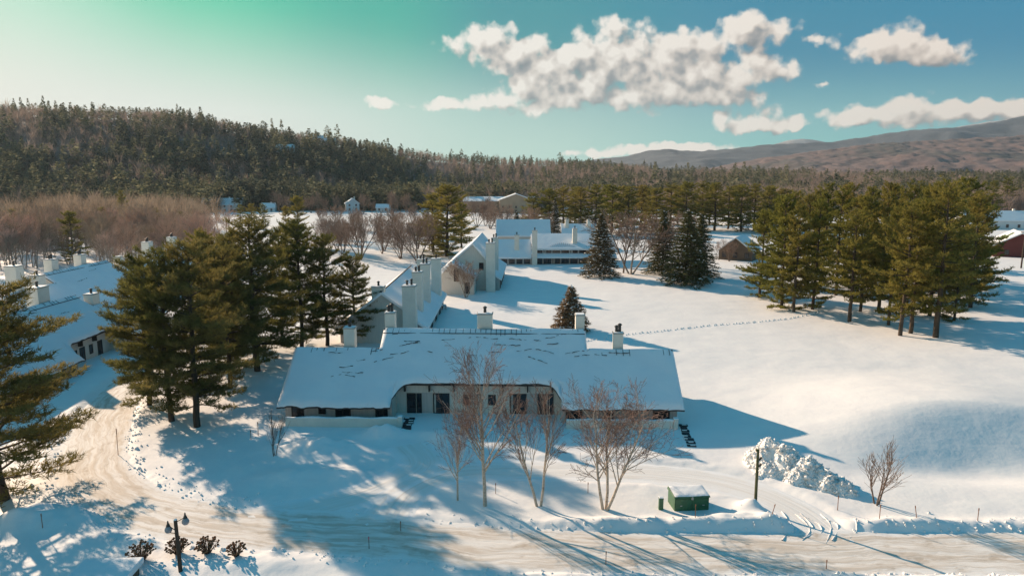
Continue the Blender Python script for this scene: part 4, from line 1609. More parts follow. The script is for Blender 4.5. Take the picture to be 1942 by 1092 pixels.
def house(name, px, py, wid, dep, hw, hr, rz, wallm, label, roofm='roof_snow', ridge_x=True, nw=4, chim=True, y=None, z=None, cat='house', ext=None):
    q = G(px, py)
    zz = gz(q[0], q[1]) - .2 if z is None else z
    if y is not None:
        d_ = ray(px, py)
        q = np.array([d_[0] * y / d_[1], y, 0])
    e = empty(name, (q[0], q[1], zz), rz, label, cat)
    w2, d2 = wid / 2, dep / 2
    wl = MB()
    if ridge_x:
        wl.prism([(-w2, -d2, -.4), (-w2, d2, -.4), (-w2, d2, hw), (-w2, 0, hr - .1), (-w2, -d2, hw)], (wid, 0, 0), wallm)
    else:
        wl.prism([(-w2, -d2, -.4), (w2, -d2, -.4), (w2, -d2, hw), (0, -d2, hr - .1), (-w2, -d2, hw)], (0, dep, 0), wallm)
    wl.build('wall', e)
    rf = MB()
    if ridge_x:
        roof_slab(rf, (-w2 - .4, -d2 - .5, hw - .2), (w2 + .4, -d2 - .5, hw - .2), (w2 + .4, -.001, hr), (-w2 - .4, -.001, hr), .05)
        roof_slab(rf, (-w2 - .4, 0, hr), (w2 + .4, 0, hr), (w2 + .4, d2 + .5, hw - .2), (-w2 - .4, d2 + .5, hw - .2), .05)
    else:
        roof_slab(rf, (-w2 - .5, -d2 - .4, hw - .2), (-.001, -d2 - .4, hr), (-.001, d2 + .4, hr), (-w2 - .5, d2 + .4, hw - .2), .05)
        roof_slab(rf, (0, -d2 - .4, hr), (w2 + .5, -d2 - .4, hw - .2), (w2 + .5, d2 + .4, hw - .2), (0, d2 + .4, hr), .05)
    if roofm != 'roof_snow':
        rf.hexa([(0.3 if not ridge_x else -w2 * .6, -d2 * .5, hr), (w2 * .8, -d2 * .5, hr), (w2 * .8, d2 * .5, hr), (.3, d2 * .5, hr)] * 2, roofm) if False else None
    rf.build('roof', e, bevel=.05)
    for k in range(nw):
        x0 = -w2 + wid * (k + .5) / nw - .5
        window(e, x0, x0 + 1.0, 1.0, min(2.4, hw - .3), -d2, mull=1)
        if hw > 5:
            window(e, x0, x0 + 1.0, 3.8, 5.0, -d2, mull=1)
    if chim:
        chimney(e, w2 * .3, w2 * .3 + .9, .2, 1.1, hr - 1.5, hr + 1.0, 0)
    return e


house('lodge', 948, 401, 50, 20, 8.0, 10.5, R(2), 'tan_wall', 'big tan brick lodge with snowy roof beyond the courtyard trees', nw=12, chim=False)
e2 = house('lodge_wing', 978, 403, 22, 14, 9.0, 13, R(2), 'tan_wall', 'taller gabled end block of the tan lodge with blue snow roof', ridge_x=False, nw=5, chim=False, cat='lodge')
house('white_house', 668, 401, 9, 9, 5.4, 9, R(20), 'white_wall', 'small white gabled house across the snowy field', ridge_x=False, nw=2)
house('field_shed', 727, 402, 9, 6, 3.0, 5.2, R(0), 'white_wall', 'low shed with snowy roof right of the small white house', nw=2, chim=False, cat='shed')
house('farmhouse', 424, 402, 26, 10, 5.2, 9.5, R(8), 'white_wall', 'long white farmhouse with snowy roof at the foot of the hill', nw=6)
house('barn', 466, 396, 12, 10, 6, 10.5, R(-15), 'brown_wall', 'dark barn with snowy roof beside the long white farmhouse', nw=2, chim=False, cat='barn')
house('cottage', 510, 402, 9, 7, 3.2, 6, R(10), 'white_wall', 'little cottage with blue snow roof right of the farmhouse barn', nw=2, cat='cottage')
house('brown_house', 1402, 492, 9.5, 10, 2.8, 6.6, R(-32), 'brown_wall', 'low brown gabled house with snowy roof left of the right hand grove', ridge_x=False, nw=3, chim=False)
house('ranch_house', 1895, 432, 34, 14, 4.2, 8.2, R(-10), 'white_wall', 'wide snowy roofed house with two chimneys at the right edge behind the grove', nw=7)
rbn = house('red_barn', 1925, 486, 13, 15, 3.6, 7.4, R(-28), 'red_barn', 'dark red barn with patchy green and snowy roof at the right edge', ridge_x=False, nw=2, chim=False, cat='barn')


pm = MB()
for (u0, u1, v0, v1) in ((.30, .62, -5, 3.5), (.62, .85, -3, 1)):
    q_ = []
    for u, v in ((u0, v0), (u1, v0 + .8), (u1, v1), (u0, v1 - 1.2)):
        q_.append((-7.0 + 7.0 * u, v, 3.4 + 4.0 * u + .37))
    pm.face(q_, 'roof_green')
pm.build('bared_roof_patch', rbn)


# ------------------------------------------------------------------ spruces, bare trees, birches
for i, (bp, ty, k, wd, lb) in enumerate([
        ((1138, 526), 404, 0, 1.3, 'snow dusted spruce standing before the right end of the courtyard condominium'),
        ((1300, 541), 397, 1, 1.6, 'broad dark green spruce, foremost of the spruces left of the grove'),
        ((1326, 528), 402, 1, 1.4, 'dark spruce half hidden behind the foremost broad spruce'),
        ((1256, 520), 396, 1, 1.35, 'snow flecked green spruce left of the foremost broad spruce'),
        ((1082, 627), 541, 2, 1.5, 'brownish young spruce alone on the field behind the long house'),
        ((980, 458), 400, 0, 1.3, 'small dark spruce in front of the blue roofed condominium'),
        ((1052, 446), 374, 0, .8, 'snow flecked slim spruce before the row of pines'),
        ((1099, 450), 412, 0, 1.1, 'small spruce beside the far chimneys of the courtyard')]):
    q = G(*bp)
    place('spruce_tree', SPRUCES[k], q[0], q[1], hpx(bp, ty), i * 1.1, lb, 'spruce tree', None, wd)
for i, (bp, ty, lb) in enumerate([((140, 500), 404, 'dark evergreen standing out in the bare wood above the left condominiums'),
                                  ((457, 432), 388, 'left one of three dark evergreens by the snowy field'),
                                  ((478, 434), 386, 'middle one of three dark evergreens by the snowy field'),
                                  ((500, 434), 388, 'right one of three dark evergreens by the snowy field'),
                                  ((566, 470), 374, 'light green pine top rising behind the lone tall pine group'),
                                  ((545, 465), 392, 'slim light green pine left of the light green pine top'),
                                  ((235, 430), 362, 'yellow green pine rising from the middle of the bare wood'),
                                  ((1880, 408), 344, 'pine behind the ranch house at the right edge'),
                                  ((1905, 405), 338, 'dark taller pine right of the pine behind the ranch house'),
                                  ((395, 640), 440, 'pine crown showing between the road bend clump and the lone pine')]):
    q = G(*bp)
    place('pine_tree', PINES[(i * 3) % 5], q[0], q[1], hpx(bp, ty), i * 1.9, lb, 'pine tree', None, 1.35 if i in (0, 1, 2, 3, 7, 8) else .95)

for i, (px, py, ty) in enumerate([(30, 470, 398), (95, 462, 402), (200, 455, 392), (300, 450, 395), (345, 448, 402), (-20, 470, 396)]):
    q = G(px, py)
    place('pine_tree', PINES[i % 5], q[0], q[1], hpx((px, py), ty), i, 'small olive evergreen scattered among the bare trees of the left wood', 'pine tree', 'evergreens in the left wood', .9)

BIRCH = [make_bare(51, 12, 1, .1, .62, (22, 7, 5, 3), 3, 'bark_birch', 'twig_birch', upb=.05, rmin=.013),
         make_bare(52, 12, 1, .1, .70, (26, 8, 5, 3), 3, 'bark_birch', 'twig_birch', upb=.05, rmin=.013),
         make_bare(53, 10, 2, .20, .50, (12, 6, 5, 3), 3, 'bark_birch', 'twig_birch', upb=.05, rmin=.013),
         make_bare(54, 11, 3, .24, .75, (16, 7, 5, 3), 3, 'bark_birch', 'twig_birch', upb=.035, rmin=.013)]
for i, (bp, ty, k, wd, lb) in enumerate([
        ((868, 950), 745, 0, .70, 'slender birch with reddish twigs, leftmost of the four front birches'),
        ((920, 961), 650, 1, .85, 'tallest front birch with single straight trunk before the small square windows'),
        ((1022, 961), 708, 2, .95, 'forked birch with two pale stems in front of the right doors'),
        ((1147, 967), 712, 3, 1.05, 'widest birch with several spreading stems, rightmost of the front row')]):
    q = G(*bp)
    place('birch_tree', BIRCH[k], q[0], q[1], hpx(bp, ty), (0.4, 2.0, 0.2, 1.0)[i], lb, 'birch tree', 'birches in front of the long house', wd)

BARE = [make_bare(61, 10, 5, .34, .55, (11, 7, 6, 3), 3, rmin=.014, upb=.06), make_bare(62, 10, 4, .45, .6, (11, 8, 6, 3), 3, rmin=.014, upb=.07),
        make_bare(63, 10, 1, .2, .75, (18, 8, 6, 3), 3, rmin=.014, upb=.06)]
PALE = make_bare(64, 10, 3, .36, .68, (11, 7, 6, 3), 3, 'bark_grey', 'twig_bare', rmin=.02, upb=.07)
SMALL = make_bare(65, 6, 3, .22, .48, (12, 6, 3, 2), 2, 'bark_bare', 'twig_bare', rmin=.012, upb=.09)
for i, (bp, ty, k, wd, lb) in enumerate([
        ((683, 492), 396, 0, 1.25, 'bare vase shaped tree with brown twigs left of the gabled condominiums'),
        ((728, 478), 396, 0, 1.1, 'bare round tree right of the vase shaped one, by the snowy field'),
        ((792, 494), 396, 1, 1.3, 'widest bare tree, directly left of the big broad pine'),
        ((762, 490), 405, 2, 1.1, 'bare brown tree between the round bare tree and the widest one'),
        ((640, 478), 414, 0, 1.0, 'bare tree at the left end of the row by the snowy field'),
        ((1196, 521), 388, 3, 1.35, 'bare tree with pale sunlit limbs between two spruces'),
        ((1182, 519), 400, 2, 1.1, 'brown bare tree joined to the pale limbed tree'),
        ((1236, 512), 396, 2, 1.2, 'bare reddish tree behind the snow flecked spruce'),
        ((1290, 505), 402, 1, 1.1, 'bare tree crown showing over the foremost broad spruce'),
        ((1360, 492), 458, 2, 1.1, 'small bare tree left of the low brown house'),
        ((1383, 497), 452, 0, 1.0, 'small sunlit bare tree before the low brown house'),
        ((884, 566), 486, 3, 1.1, 'small leaning bare tree before the tan gabled condominium'),
        ((905, 432), 378, 1, 1.2, 'brown bare tree right of the big broad pine, below the lodge'),
        ((1010, 446), 388, 1, 1.1, 'brown bare tree behind the blue roofed condominium'),
        ((1030, 448), 398, 2, 1.1, 'smaller brown bare tree beside the slim snow flecked spruce'),
        ((930, 436), 392, 0, 1.3, 'sunlit bare bush like tree below the lodge'),
        ((245, 512), 436, 2, 1.0, 'bare tree at the wood edge right of the middle left condominium chimneys'),
        ((130, 505), 425, 3, .9, 'pale limbed bare tree before the dark evergreen in the wood'),
        ((790, 500), 440, 2, .9, 'low bare tree in front of the widest bare tree'),
        ((1545, 470), 405, 2, 1.2, 'bare tree seen through the left part of the grove')]):
    q = G(*bp)
    place('bare_tree', PALE if k == 3 else BARE[k], q[0], q[1], hpx(bp, ty), i * .9, lb, 'bare tree', None, wd)
q = G(1662, 958)
place('bare_sapling', SMALL, q[0], q[1], hpx((1662, 958), 826), .3, 'small bare multi stemmed tree alone on the snow at right', 'bare tree', None, 1.15)
q = G(521, 866)
place('bare_shrub', SMALL, q[0], q[1], hpx((521, 866), 772), 2.3, 'thin bare shrub in the shade before the left terrace wall', 'shrub', None, .8)

# small bare trees along the far field road
for i, px in enumerate([575, 590, 604, 618, 690, 705, 640, 742, 756, 770, 786, 545, 530, 860, 880, 900, 925]):
    q = G(px, 404 + (i % 3))
    place('bare_tree', BARE[i % 3], q[0], q[1], 9 + (i * 7 % 5) * 1.6, i * 1.3, 'brown bare tree in the thin row along the far edge of the snowy field', 'bare tree', 'bare trees along the far field edge', .75)

rv = random.Random(41)
for i in range(46):
    px = rv.choice([rv.uniform(580, 830), rv.uniform(585, 700), rv.uniform(860, 1010)])
    py = rv.uniform(418, 492) if px < 840 else rv.uniform(412, 446)
    q = G(px, py)
    place('bare_tree', BARE[i % 3], q[0], q[1], rv.uniform(6, 11.5), i * 1.3, 'brown bare tree scattered over the snow between the long house pines and the lodge', 'bare tree', 'bare trees scattered in the valley', rv.uniform(.8, 1.2))

# --- woods: light meshes
BM = [make_bare(71 + k, 13, 1 + k % 2, .2, .6, (14, 8, 3), 3, 'bark_grey', 'twig_wood', split=False, rmin=.022, upb=.05, r=.13)[0] for k in range(4)]
rw = random.Random(9)
wood = []
Yv = 166.0
while Yv < 432:
    stp = 4.6 + (Yv - 166) * .008
    xa, xb = -.86 * Yv, (-.435 + .02 * math.sin(Yv * .09)) * Yv
    xx = xa
    while xx < xb:
        px_, py_ = xx + rw.uniform(-2, 2), Yv + rw.uniform(-2, 2)
        if not (-92 < px_ < -60 and py_ < 186) and rw.random() < (.82 if px_ < xb - 14 else .5):
            wood.append((px_, py_))
        xx += stp
    Yv += stp
_dk = G(140, 500)
wood = [p for p in wood if not (abs(p[0] / p[1] - _dk[0] / _dk[1]) < .03 and p[1] < _dk[1] + 6)]
wood.sort(key=lambda p: p[1])
NIND = 240
for i, (x, y) in enumerate(wood[:NIND]):
    o = link_mesh('bare_tree', BM[i % 4])
    hgt = rw.uniform(7, 16)
    o.location = (x, y, gz(x, y) - .1)
    o.rotation_euler = (0, 0, rw.uniform(0, 6.28))
    o.scale = (hgt / 13 * 1.1, hgt / 13 * 1.1, hgt / 13)
    set_tags(o, 'leafless brown tree in the near edge of the dense wood behind the left condominiums', 'bare tree', 'bare trees of the left wood edge')


def conifer_tpl(seed, n, pinelike):
    rng = np.random.default_rng(seed)
    u = np.sort(rng.random(n)) ** (.9)
    th = rng.random(n) * 6.283
    if pinelike:
        prof = np.clip(np.sin(PI * np.clip(u * .85 + .15, 0, 1)) ** .7, .1, 1) * (.75 + .35 * np.sin(u * 19))
        rad = .27
        zz = .18 + .82 * u
    else:
        prof = (1 - u) * (.8 + .3 * np.sin(u * 30)) + .03
        rad = .24
        zz = .05 + .95 * u
    rr = rad * prof * rng.uniform(.35, 1, n)
    c = np.stack([rr * np.cos(th), rr * np.sin(th), zz], 1)
    out = np.stack([np.cos(th), np.sin(th), np.full(n, .25 if pinelike else -.3)], 1) + rng.normal(0, .35, (n, 3))
    out /= np.linalg.norm(out, axis=1, keepdims=True)
    tan = np.cross(out, np.array([0, 0, 1.])) + rng.normal(0, .25, (n, 3))
    sz = (.05 + .065 * (1 - u))[:, None] * rng.uniform(.7, 1.3, (n, 1))
    V = np.stack([c - tan * sz * .7, c + tan * sz * .7, c + out * sz * 1.25], 1).reshape(-1, 3)
    tr = np.array([[-.012, 0, 0], [.012, 0, 0], [0, 0, .6], [0, -.012, 0], [0, .012, 0], [0, 0, .6]])
    return np.concatenate([V, tr])


def bare_tpl(seed, n, tw=.0065):
    rng = np.random.default_rng(seed)
    th = rng.random(n) * 6.283
    base_z = rng.uniform(.15, .7, n)
    tip_r = .30 * rng.uniform(.15, 1, n)
    tip_z = np.clip(base_z + rng.uniform(.15, .4, n), 0, 1.0)
    base = np.stack([.25 * tip_r * np.cos(th), .25 * tip_r * np.sin(th), base_z], 1)
    tip = np.stack([tip_r * np.cos(th), tip_r * np.sin(th), tip_z], 1)
    tan = np.cross(tip - base, rng.normal(0, 1, (n, 3)))
    tan /= np.linalg.norm(tan, axis=1, keepdims=True)
    V = np.stack([base - tan * tw, base + tan * tw, tip], 1).reshape(-1, 3)
    tr = np.array([[-.014, 0, 0], [.014, 0, 0], [0, 0, .9], [0, -.014, 0], [0, .014, 0], [0, 0, .9]])
    return np.concatenate([V, tr])


def scatter(name, tpls, P, Hh, mats, label, cat, widths):
    rng = np.random.default_rng(len(P))
    Vs = []
    for k, tp in enumerate(tpls):
        sel = np.arange(len(P)) % len(tpls) == k
        p, h, wd = P[sel], Hh[sel], widths[sel]
        a = rng.random(len(p)) * 6.283
        c, s_ = np.cos(a)[:, None], np.sin(a)[:, None]
        x = (tp[None, :, 0] * c - tp[None, :, 1] * s_) * (h * wd)[:, None] + p[:, 0:1]
        y = (tp[None, :, 0] * s_ + tp[None, :, 1] * c) * (h * wd)[:, None] + p[:, 1:2]
        z = tp[None, :, 2] * h[:, None] + p[:, 2:3]
        Vs.append(np.stack([x, y, z], 2).reshape(-1, 3))
    V = np.concatenate(Vs)
    F = np.arange(len(V)).reshape(-1, 3)
    o = link_mesh(name, np_mesh(name, V, F, mats))
    return set_tags(o, label, cat, kind='stuff')


pos = []
Yv = 438.0
rf_ = np.random.default_rng(77)
while Yv < 1480:
    t_ = (Yv - 438) / 1000
    stp = 6.3 + 8.5 * t_
    a_ = np.arange(-.84 * Yv, .86 * Yv, stp)
    a_ = a_ + rf_.uniform(-.45, .45, len(a_)) * stp
    yy = Yv + rf_.uniform(-.45, .45, len(a_)) * stp
    pos.append(np.stack([a_, yy], 1))
    Yv += stp * .95
pos = np.concatenate(pos)
band_ = np.stack([rf_.uniform(-.45, .02, 420), rf_.uniform(478, 540, 420)], 1)
band_[:, 0] *= band_[:, 1]
nb0 = len(pos)
pos = np.concatenate([pos, band_])
aa = pos[:, 0] / pos[:, 1]
cr_ = np.interp(aa, AZT, CRY)
ft_ = np.interp(aa, AZT, FOOT)
keep = (pos[:, 1] < cr_ + 25) & ((pos[:, 1] > ft_ - 25) | ((aa > -.02) & (pos[:, 1] > 470)) | ((aa > .32) & (pos[:, 1] > 440)) | ((aa > -.3) & (pos[:, 1] > 510) & (rf_.random(len(pos)) < .6)))
keep[nb0:] = True
pos, aa, cr_, ft_ = pos[keep], aa[keep], cr_[keep], ft_[keep]
zz = hillz(pos[:, 0], pos[:, 1])
t_ = np.clip((pos[:, 1] - ft_) / (cr_ - ft_), 0, 1)
nz_ = fbm(pos[:, 0] / 55, pos[:, 1] / 55, 91, 3) * 1.5
pc = np.where(aa < -.09, .84 - .22 * sstep(t_, .55, .85) - .34 * sstep(-aa, .40, .70) * sstep(t_, .35, .75), .16 + .10 * (t_ > .6)) + nz_
pc = np.where((aa < .25) & (aa > -.12), .34 + nz_ + .3 * sstep(t_, .8, 1), pc)
pc = np.where(t_ > .93, pc + .22, pc)
is_c = rf_.random(len(pos)) < pc
Hh = rf_.uniform(11, 21, len(pos)) * np.where(rf_.random(len(pos)) < .06, 1.25, 1)
P3 = np.concatenate([pos, zz[:, None] - .5], 1)
# tall old trees do not crowd the skyline
Hh = np.where(t_ > .9, np.clip(Hh, 8, 14), Hh)
spr = is_c & (rf_.random(len(pos)) < .5)
scatter('spruce_forest', [conifer_tpl(k, 150, False) for k in (1, 2, 3)], P3[spr], Hh[spr], ['needle_far'], 'dense dark spruces of the far hillside forest', 'forest', np.full(spr.sum(), 1.0))
pn = is_c & ~spr
scatter('pine_forest', [conifer_tpl(k, 150, True) for k in (4, 5, 6)], P3[pn], Hh[pn] * 1.05, ['needle_far'], 'rounded pines mixed through the far hillside forest', 'forest', np.full(pn.sum(), 1.0))
br = ~is_c
scatter('leafless_forest', [bare_tpl(k, 60) for k in (7, 8, 9)], P3[br], Hh[br] * .92, ['twig_far'], 'brown leafless woods covering the valley and far hillside', 'forest', np.full(br.sum(), 1.25))
wl_ = np.array(wood[NIND:])
Pw_ = np.concatenate([wl_, hz(wl_[:, 0], wl_[:, 1])[:, None] - .1], 1)
scatter('bare_wood', [bare_tpl(k, 110, .004) for k in (17, 18, 19, 20)], Pw_, np.clip(rf_.uniform(6.5, 16.5, len(Pw_)) + 9 * fbm(Pw_[:, 0] / 32, Pw_[:, 1] / 32, 3, 2), 5, 19), ['twig_deep'], 'deeper part of the brown leafless wood at left', 'forest', np.full(len(Pw_), 1.15))

# tall trees breaking the skyline
FARC = []
for k in (31, 32, 33):
    V_ = conifer_tpl(k, 170, k == 33)
    FARC.append(np_mesh('crest_tree', V_ * np.array([[.85, .85, 1]]), np.arange(len(V_)).reshape(-1, 3), ['needle_far']))
for i, (px, ty, hh, lb) in enumerate([
        (80, 181, 21, 'tallest spruce on the skyline at the left end of the hill'), (25, 186, 16, 'pointed spruce on the far left skyline'), (38, 184, 17, 'pointed spruce left of the tallest skyline spruce'),
        (52, 186, 16, 'skyline spruce close to the left of the tallest'), (104, 190, 16, 'skyline spruce close to the right of the tallest'), (335, 197, 19, 'spruce on the highest hump of the hill skyline'),
        (360, 204, 15, 'spruce right of the hump on the skyline'), (515, 224, 19, 'left spruce of the pair halfway along the skyline'), (533, 226, 18, 'right spruce of the pair halfway along the skyline'),
        (620, 237, 19, 'left pine of the tall pair above the hilltop houses'), (639, 235, 22, 'right pine of the tall pair above the hilltop houses'), (600, 248, 14, 'small skyline spruce left of the tall pair'),
        (856, 282, 19, 'left skyline pine where the hill meets the long low ridge'), (875, 282, 19, 'right skyline pine where the hill meets the long low ridge'), (905, 286, 15, 'skyline pine at the start of the low ridge'),
        (1243, 306, 24, 'tall pine breaking the valley skyline below the mountains'), (1283, 310, 20, 'left of two skyline pines right of the tall valley pine'), (1305, 308, 22, 'right of two skyline pines right of the tall valley pine'),
        (1395, 308, 22, 'left of the three valley pines in front of the blue ridge'), (1412, 306, 24, 'middle of the three valley pines in front of the blue ridge'), (1437, 312, 20, 'right of the three valley pines in front of the blue ridge'),
        (1490, 312, 18, 'lone valley pine before the brown mountain slope'), (1670, 322, 20, 'dark valley pine above the right hand grove'), (1700, 330, 18, 'second dark valley pine above the right hand grove')]):
    a_ = (px - 971) / FPX / math.cos(PITCH)
    Yc = float(np.interp(a_, AZT, CRY))
    if px > 1230:
        Yc = 620 + (i % 3) * 40
    d_ = ray(px, ty)
    top_z = CAMH + Yc * d_[2] / d_[1]
    x = d_[0] / d_[1] * Yc
    g_z = float(hillz(np.array([x]), np.array([Yc]))[0])
    h_ = max(top_z - g_z, 10)
    o = link_mesh('crest_tree', FARC[2 if ('pine' in lb) else i % 2])
    o.location = (x, Yc, g_z - .3)
    o.scale = (h_ * (.9 if h_ < 28 else .7),) * 2 + (h_,)
    o.rotation_euler = (0, 0, i * 1.7)
    set_tags(o, lb, 'tree', 'tall trees on the skyline')


def on_hill(px, py, y):
    """ground point of the hill seen in this direction"""
    d_ = ray(px, py)
    return d_[0] / d_[1] * y, y


for (px, y, wid, lb) in [(600, 800, 16, 'left snowy roofed house high on the wooded hill'), (622, 800, 17, 'right snowy roofed house high on the wooded hill, pale walled'), (541, 690, 17, 'blue snow roofed cabin among hillside trees')]:
    x, y = on_hill(px, 270, y)
    z = float(hillz(np.array([x]), np.array([y]))[0]) + 9.0
    house('hill_house', px, 270, wid, 9, 4, 7.5, R(10), 'white_wall', lb, nw=3, chim=False, y=y, z=z - 5)


# ------------------------------------------------------------------ small things
def gpos(px, py):
    q = G(px, py)
    return (float(q[0]), float(q[1]), gz(q[0], q[1]))


# twin lamp post
p = gpos(343, 1087)
e = empty('lamp_post', (p[0], p[1], p[2]), 0, 'dark wooden lamp post with two hanging globe lamps beside the road', 'lamp post')
lh = hpx((343, 1087), 990)
MB().tube((0, 0, -.3), (-.06, 0, lh), .125, .105, 'wood_post', 10).lathe((-.06, 0, lh), [(.105, 0), (.07, .07), (.001, .09)], 'roof_snow', 10).build('pole', e)
for s_, hh_, ln_ in ((1, lh + .12, .52), (-1, lh - .42, .50)):
    a = MB()
    a.tube((-.06 + s_ * .06, 0, hh_ - .25), (s_ * ln_, 0, hh_ + .05), .028, .022, 'metal_dark', 6)
    if s_ < 0:
        a.tube((-.06 + s_ * .06, 0, hh_ - .45), (s_ * ln_, 0, hh_ - .40), .022, .018, 'metal_dark', 6)
    arm = a.build('arm', e)
    l_ = MB()
    c = (s_ * (ln_ + .03), 0, hh_ - .42)
    l_.lathe(c, [(.001, -.02), (.13, .02), (.21, .12), (.215, .22), (.18, .33), (.11, .42)], 'lamp_glass', 14)
    lm = l_.build('lamp', arm, smooth=True)
    k_ = MB().lathe(c, [(.12, .42), (.10, .52), (.055, .60), (.04, .74), (.001, .80)], 'metal_dark', 12)
    k_.build('cap', lm, smooth=True)

# green utility cabinet
p = gpos(1311, 968)
cw = float(G(1348, 967)[0] - G(1274, 967)[0]) * .90
p = (p[0], p[1], p[2] - .2)
e = empty('utility_cabinet', p, R(5), 'green metal utility cabinet with thick snow on top', 'utility cabinet')
h2 = cw / 2
bd_ = MB().box((-h2, -.05, -.2), (h2, 1.5, 1.18), 'green_paint')
bd_.box((-h2 - .03, -.08, -.2), (h2 + .03, 1.53, .09), 'green_paint')
bd_.build('body', e, bevel=.02)
lid = MB()
lid.hexa([(-h2 - .07, -.13, 1.182), (h2 + .07, -.13, 1.182), (h2 + .07, 1.58, 1.182), (-h2 - .07, 1.58, 1.182), (-h2 - .03, -.08, 1.30), (h2 + .03, -.08, 1.30), (h2 + .03, 1.53, 1.38), (-h2 - .03, 1.53, 1.38)], 'green_paint')
lid.build('lid', e, bevel=.015)
for s_ in (-1, 1):
    dm = MB().box((s_ * h2 / 2 - h2 / 2 + .05, -.085, .14), (s_ * h2 / 2 + h2 / 2 - .05, -.053, 1.10), 'green_paint').build('door', e, bevel=.01)
    MB().box((s_ * .38 - .05 + s_ * .45, -.12, .58), (s_ * .38 + .1 + s_ * .45, -.088, .64), 'cap_stone').build('handle', dm)
MB().box((-.06, -.155, 1.06), (.07, -.088, 1.27), 'cap_stone').build('latch', e)
n = 22
xs_, ys_ = np.linspace(-h2, h2, n), np.linspace(-.1, 1.5, 14)


def capz(X, Y):
    d = np.minimum(np.minimum(X + h2, h2 - X), np.minimum(Y + .1, 1.5 - Y))
    return 1.32 + .06 * (Y > -1) * Y + .065 * np.sqrt(np.clip(d / .3, 0, 1)) + .03 * fbm(X * 2, Y * 2, 3, 2)


link_mesh('snow_cap', grid_mesh('snow_cap', xs_, ys_, capz, ['roof_snow']), e)

# short green post left of the cabinet
p = gpos(1253, 966)
e = empty('bollard', p, 0, 'short green utility post capped with snow left of the green cabinet', 'bollard')
MB().box((-.16, -.14, -.2), (.16, .14, .82), 'green_paint').build('post', e, bevel=.02)
MB().box((-.18, -.16, .822), (.18, .16, .88), 'green_paint').box((-.16, -.14, .882), (.16, .14, .97), 'roof_snow').build('cap', e, bevel=.02)

# green pole
p = gpos(1432, 963)
ph = hpx((1432, 963), 868)
e = empty('wooden_pole', p, 0, 'tall mossy green pole with a light bracket beside the driveway', 'pole')
MB().tube((0, 0, -.4), (-.03, 0, ph), .115, .09, 'green_pole', 10).build('shaft', e)
k = MB()
k.box((-.2, -.08, ph - .10), (.04, .08, ph + .06), 'green_pole')
k.build('bracket', e)
for hh_ in (.8, 1.3):
    MB().tube((.08, 0, ph - hh_), (.25, 0, ph - hh_ + .25), .05, .09, 'metal_dark', 8).build('floodlight', e)

# utility pole at the right edge
p = gpos(1936, 512)
uh = hpx((1936, 512), 436)
e = empty('utility_pole', p, 0, 'brown utility pole at the right edge before the red barn', 'utility pole')
MB().tube((0, 0, -.4), (0, 0, uh), .2, .14, 'wood_post', 8).build('shaft', e)
MB().box((-1.1, -.06, uh - 1.2), (1.1, .06, uh - 1.0), 'wood_post').build('crossarm', e)

# snow marker stakes
for (px, py, ty, dx, mt, lb) in [
        (1318, 993, 968, 0, 'stake', 'thin brown snow stake in front of the green cabinet'), (1588, 970, 943, 0, 'stake', 'brown snow stake at the right foot of the snow pile'),
        (1667, 992, 965, 0, 'stake', 'snow stake right below the lone bare sapling'), (1738, 994, 972, -.25, 'stake', 'leaning snow stake right of the sapling'),
        (1853, 995, 970, 0, 'stake', 'rightmost straight snow stake on the right lawn'), (1567, 1078, 1062, 0, 'stake', 'short stake at the lower road edge on the right'),
        (700, 1040, 1014, 0, 'stake_pink', 'pink topped snow stake at the lower road edge'), (760, 1006, 985, 0, 'stake', 'grey stake standing in the shaded road mouth'),
        (224, 862, 810, .02, 'stake', 'tall dark stake on the inner verge of the road bend'), (82, 1010, 983, 0, 'stake', 'dark stake in shaded snow at bottom left'),
        (490, 826, 800, 0, 'stake', 'stake left of the thin bare shrub'), (476, 833, 815, 0, 'stake', 'short stake farthest left before the long house'),
        (940, 938, 918, 0, 'stake', 'stake between the two left birches'), (1115, 935, 915, 0, 'stake', 'stake left of the widest birch'),
        (1149, 1070, 1042, 0, 'stake', 'thin dark stake beside the lower road under the widest birch'), (1462, 995, 978, .3, 'stake', 'tilted stake in the snow bank right of the green pole')]:
    p = gpos(px, py)
    h_ = max(hpx((px, py), ty), .7)
    e = empty('snow_stake', p, 0, lb, 'snow stake', 'snow marker stakes')
    MB().tube((0, 0, -.2), (dx * h_, 0, h_), .028, .022, 'stake' if mt == 'stake' else 'stem_brown', 6).build('stick', e)
    MB().tube((dx * h_ * .80, 0, h_ * .80), (dx * h_ * .99, 0, h_ * .99), .035, .035, mt, 6).build('band', e)


# hydrangeas with dried brown heads
HEADS = []


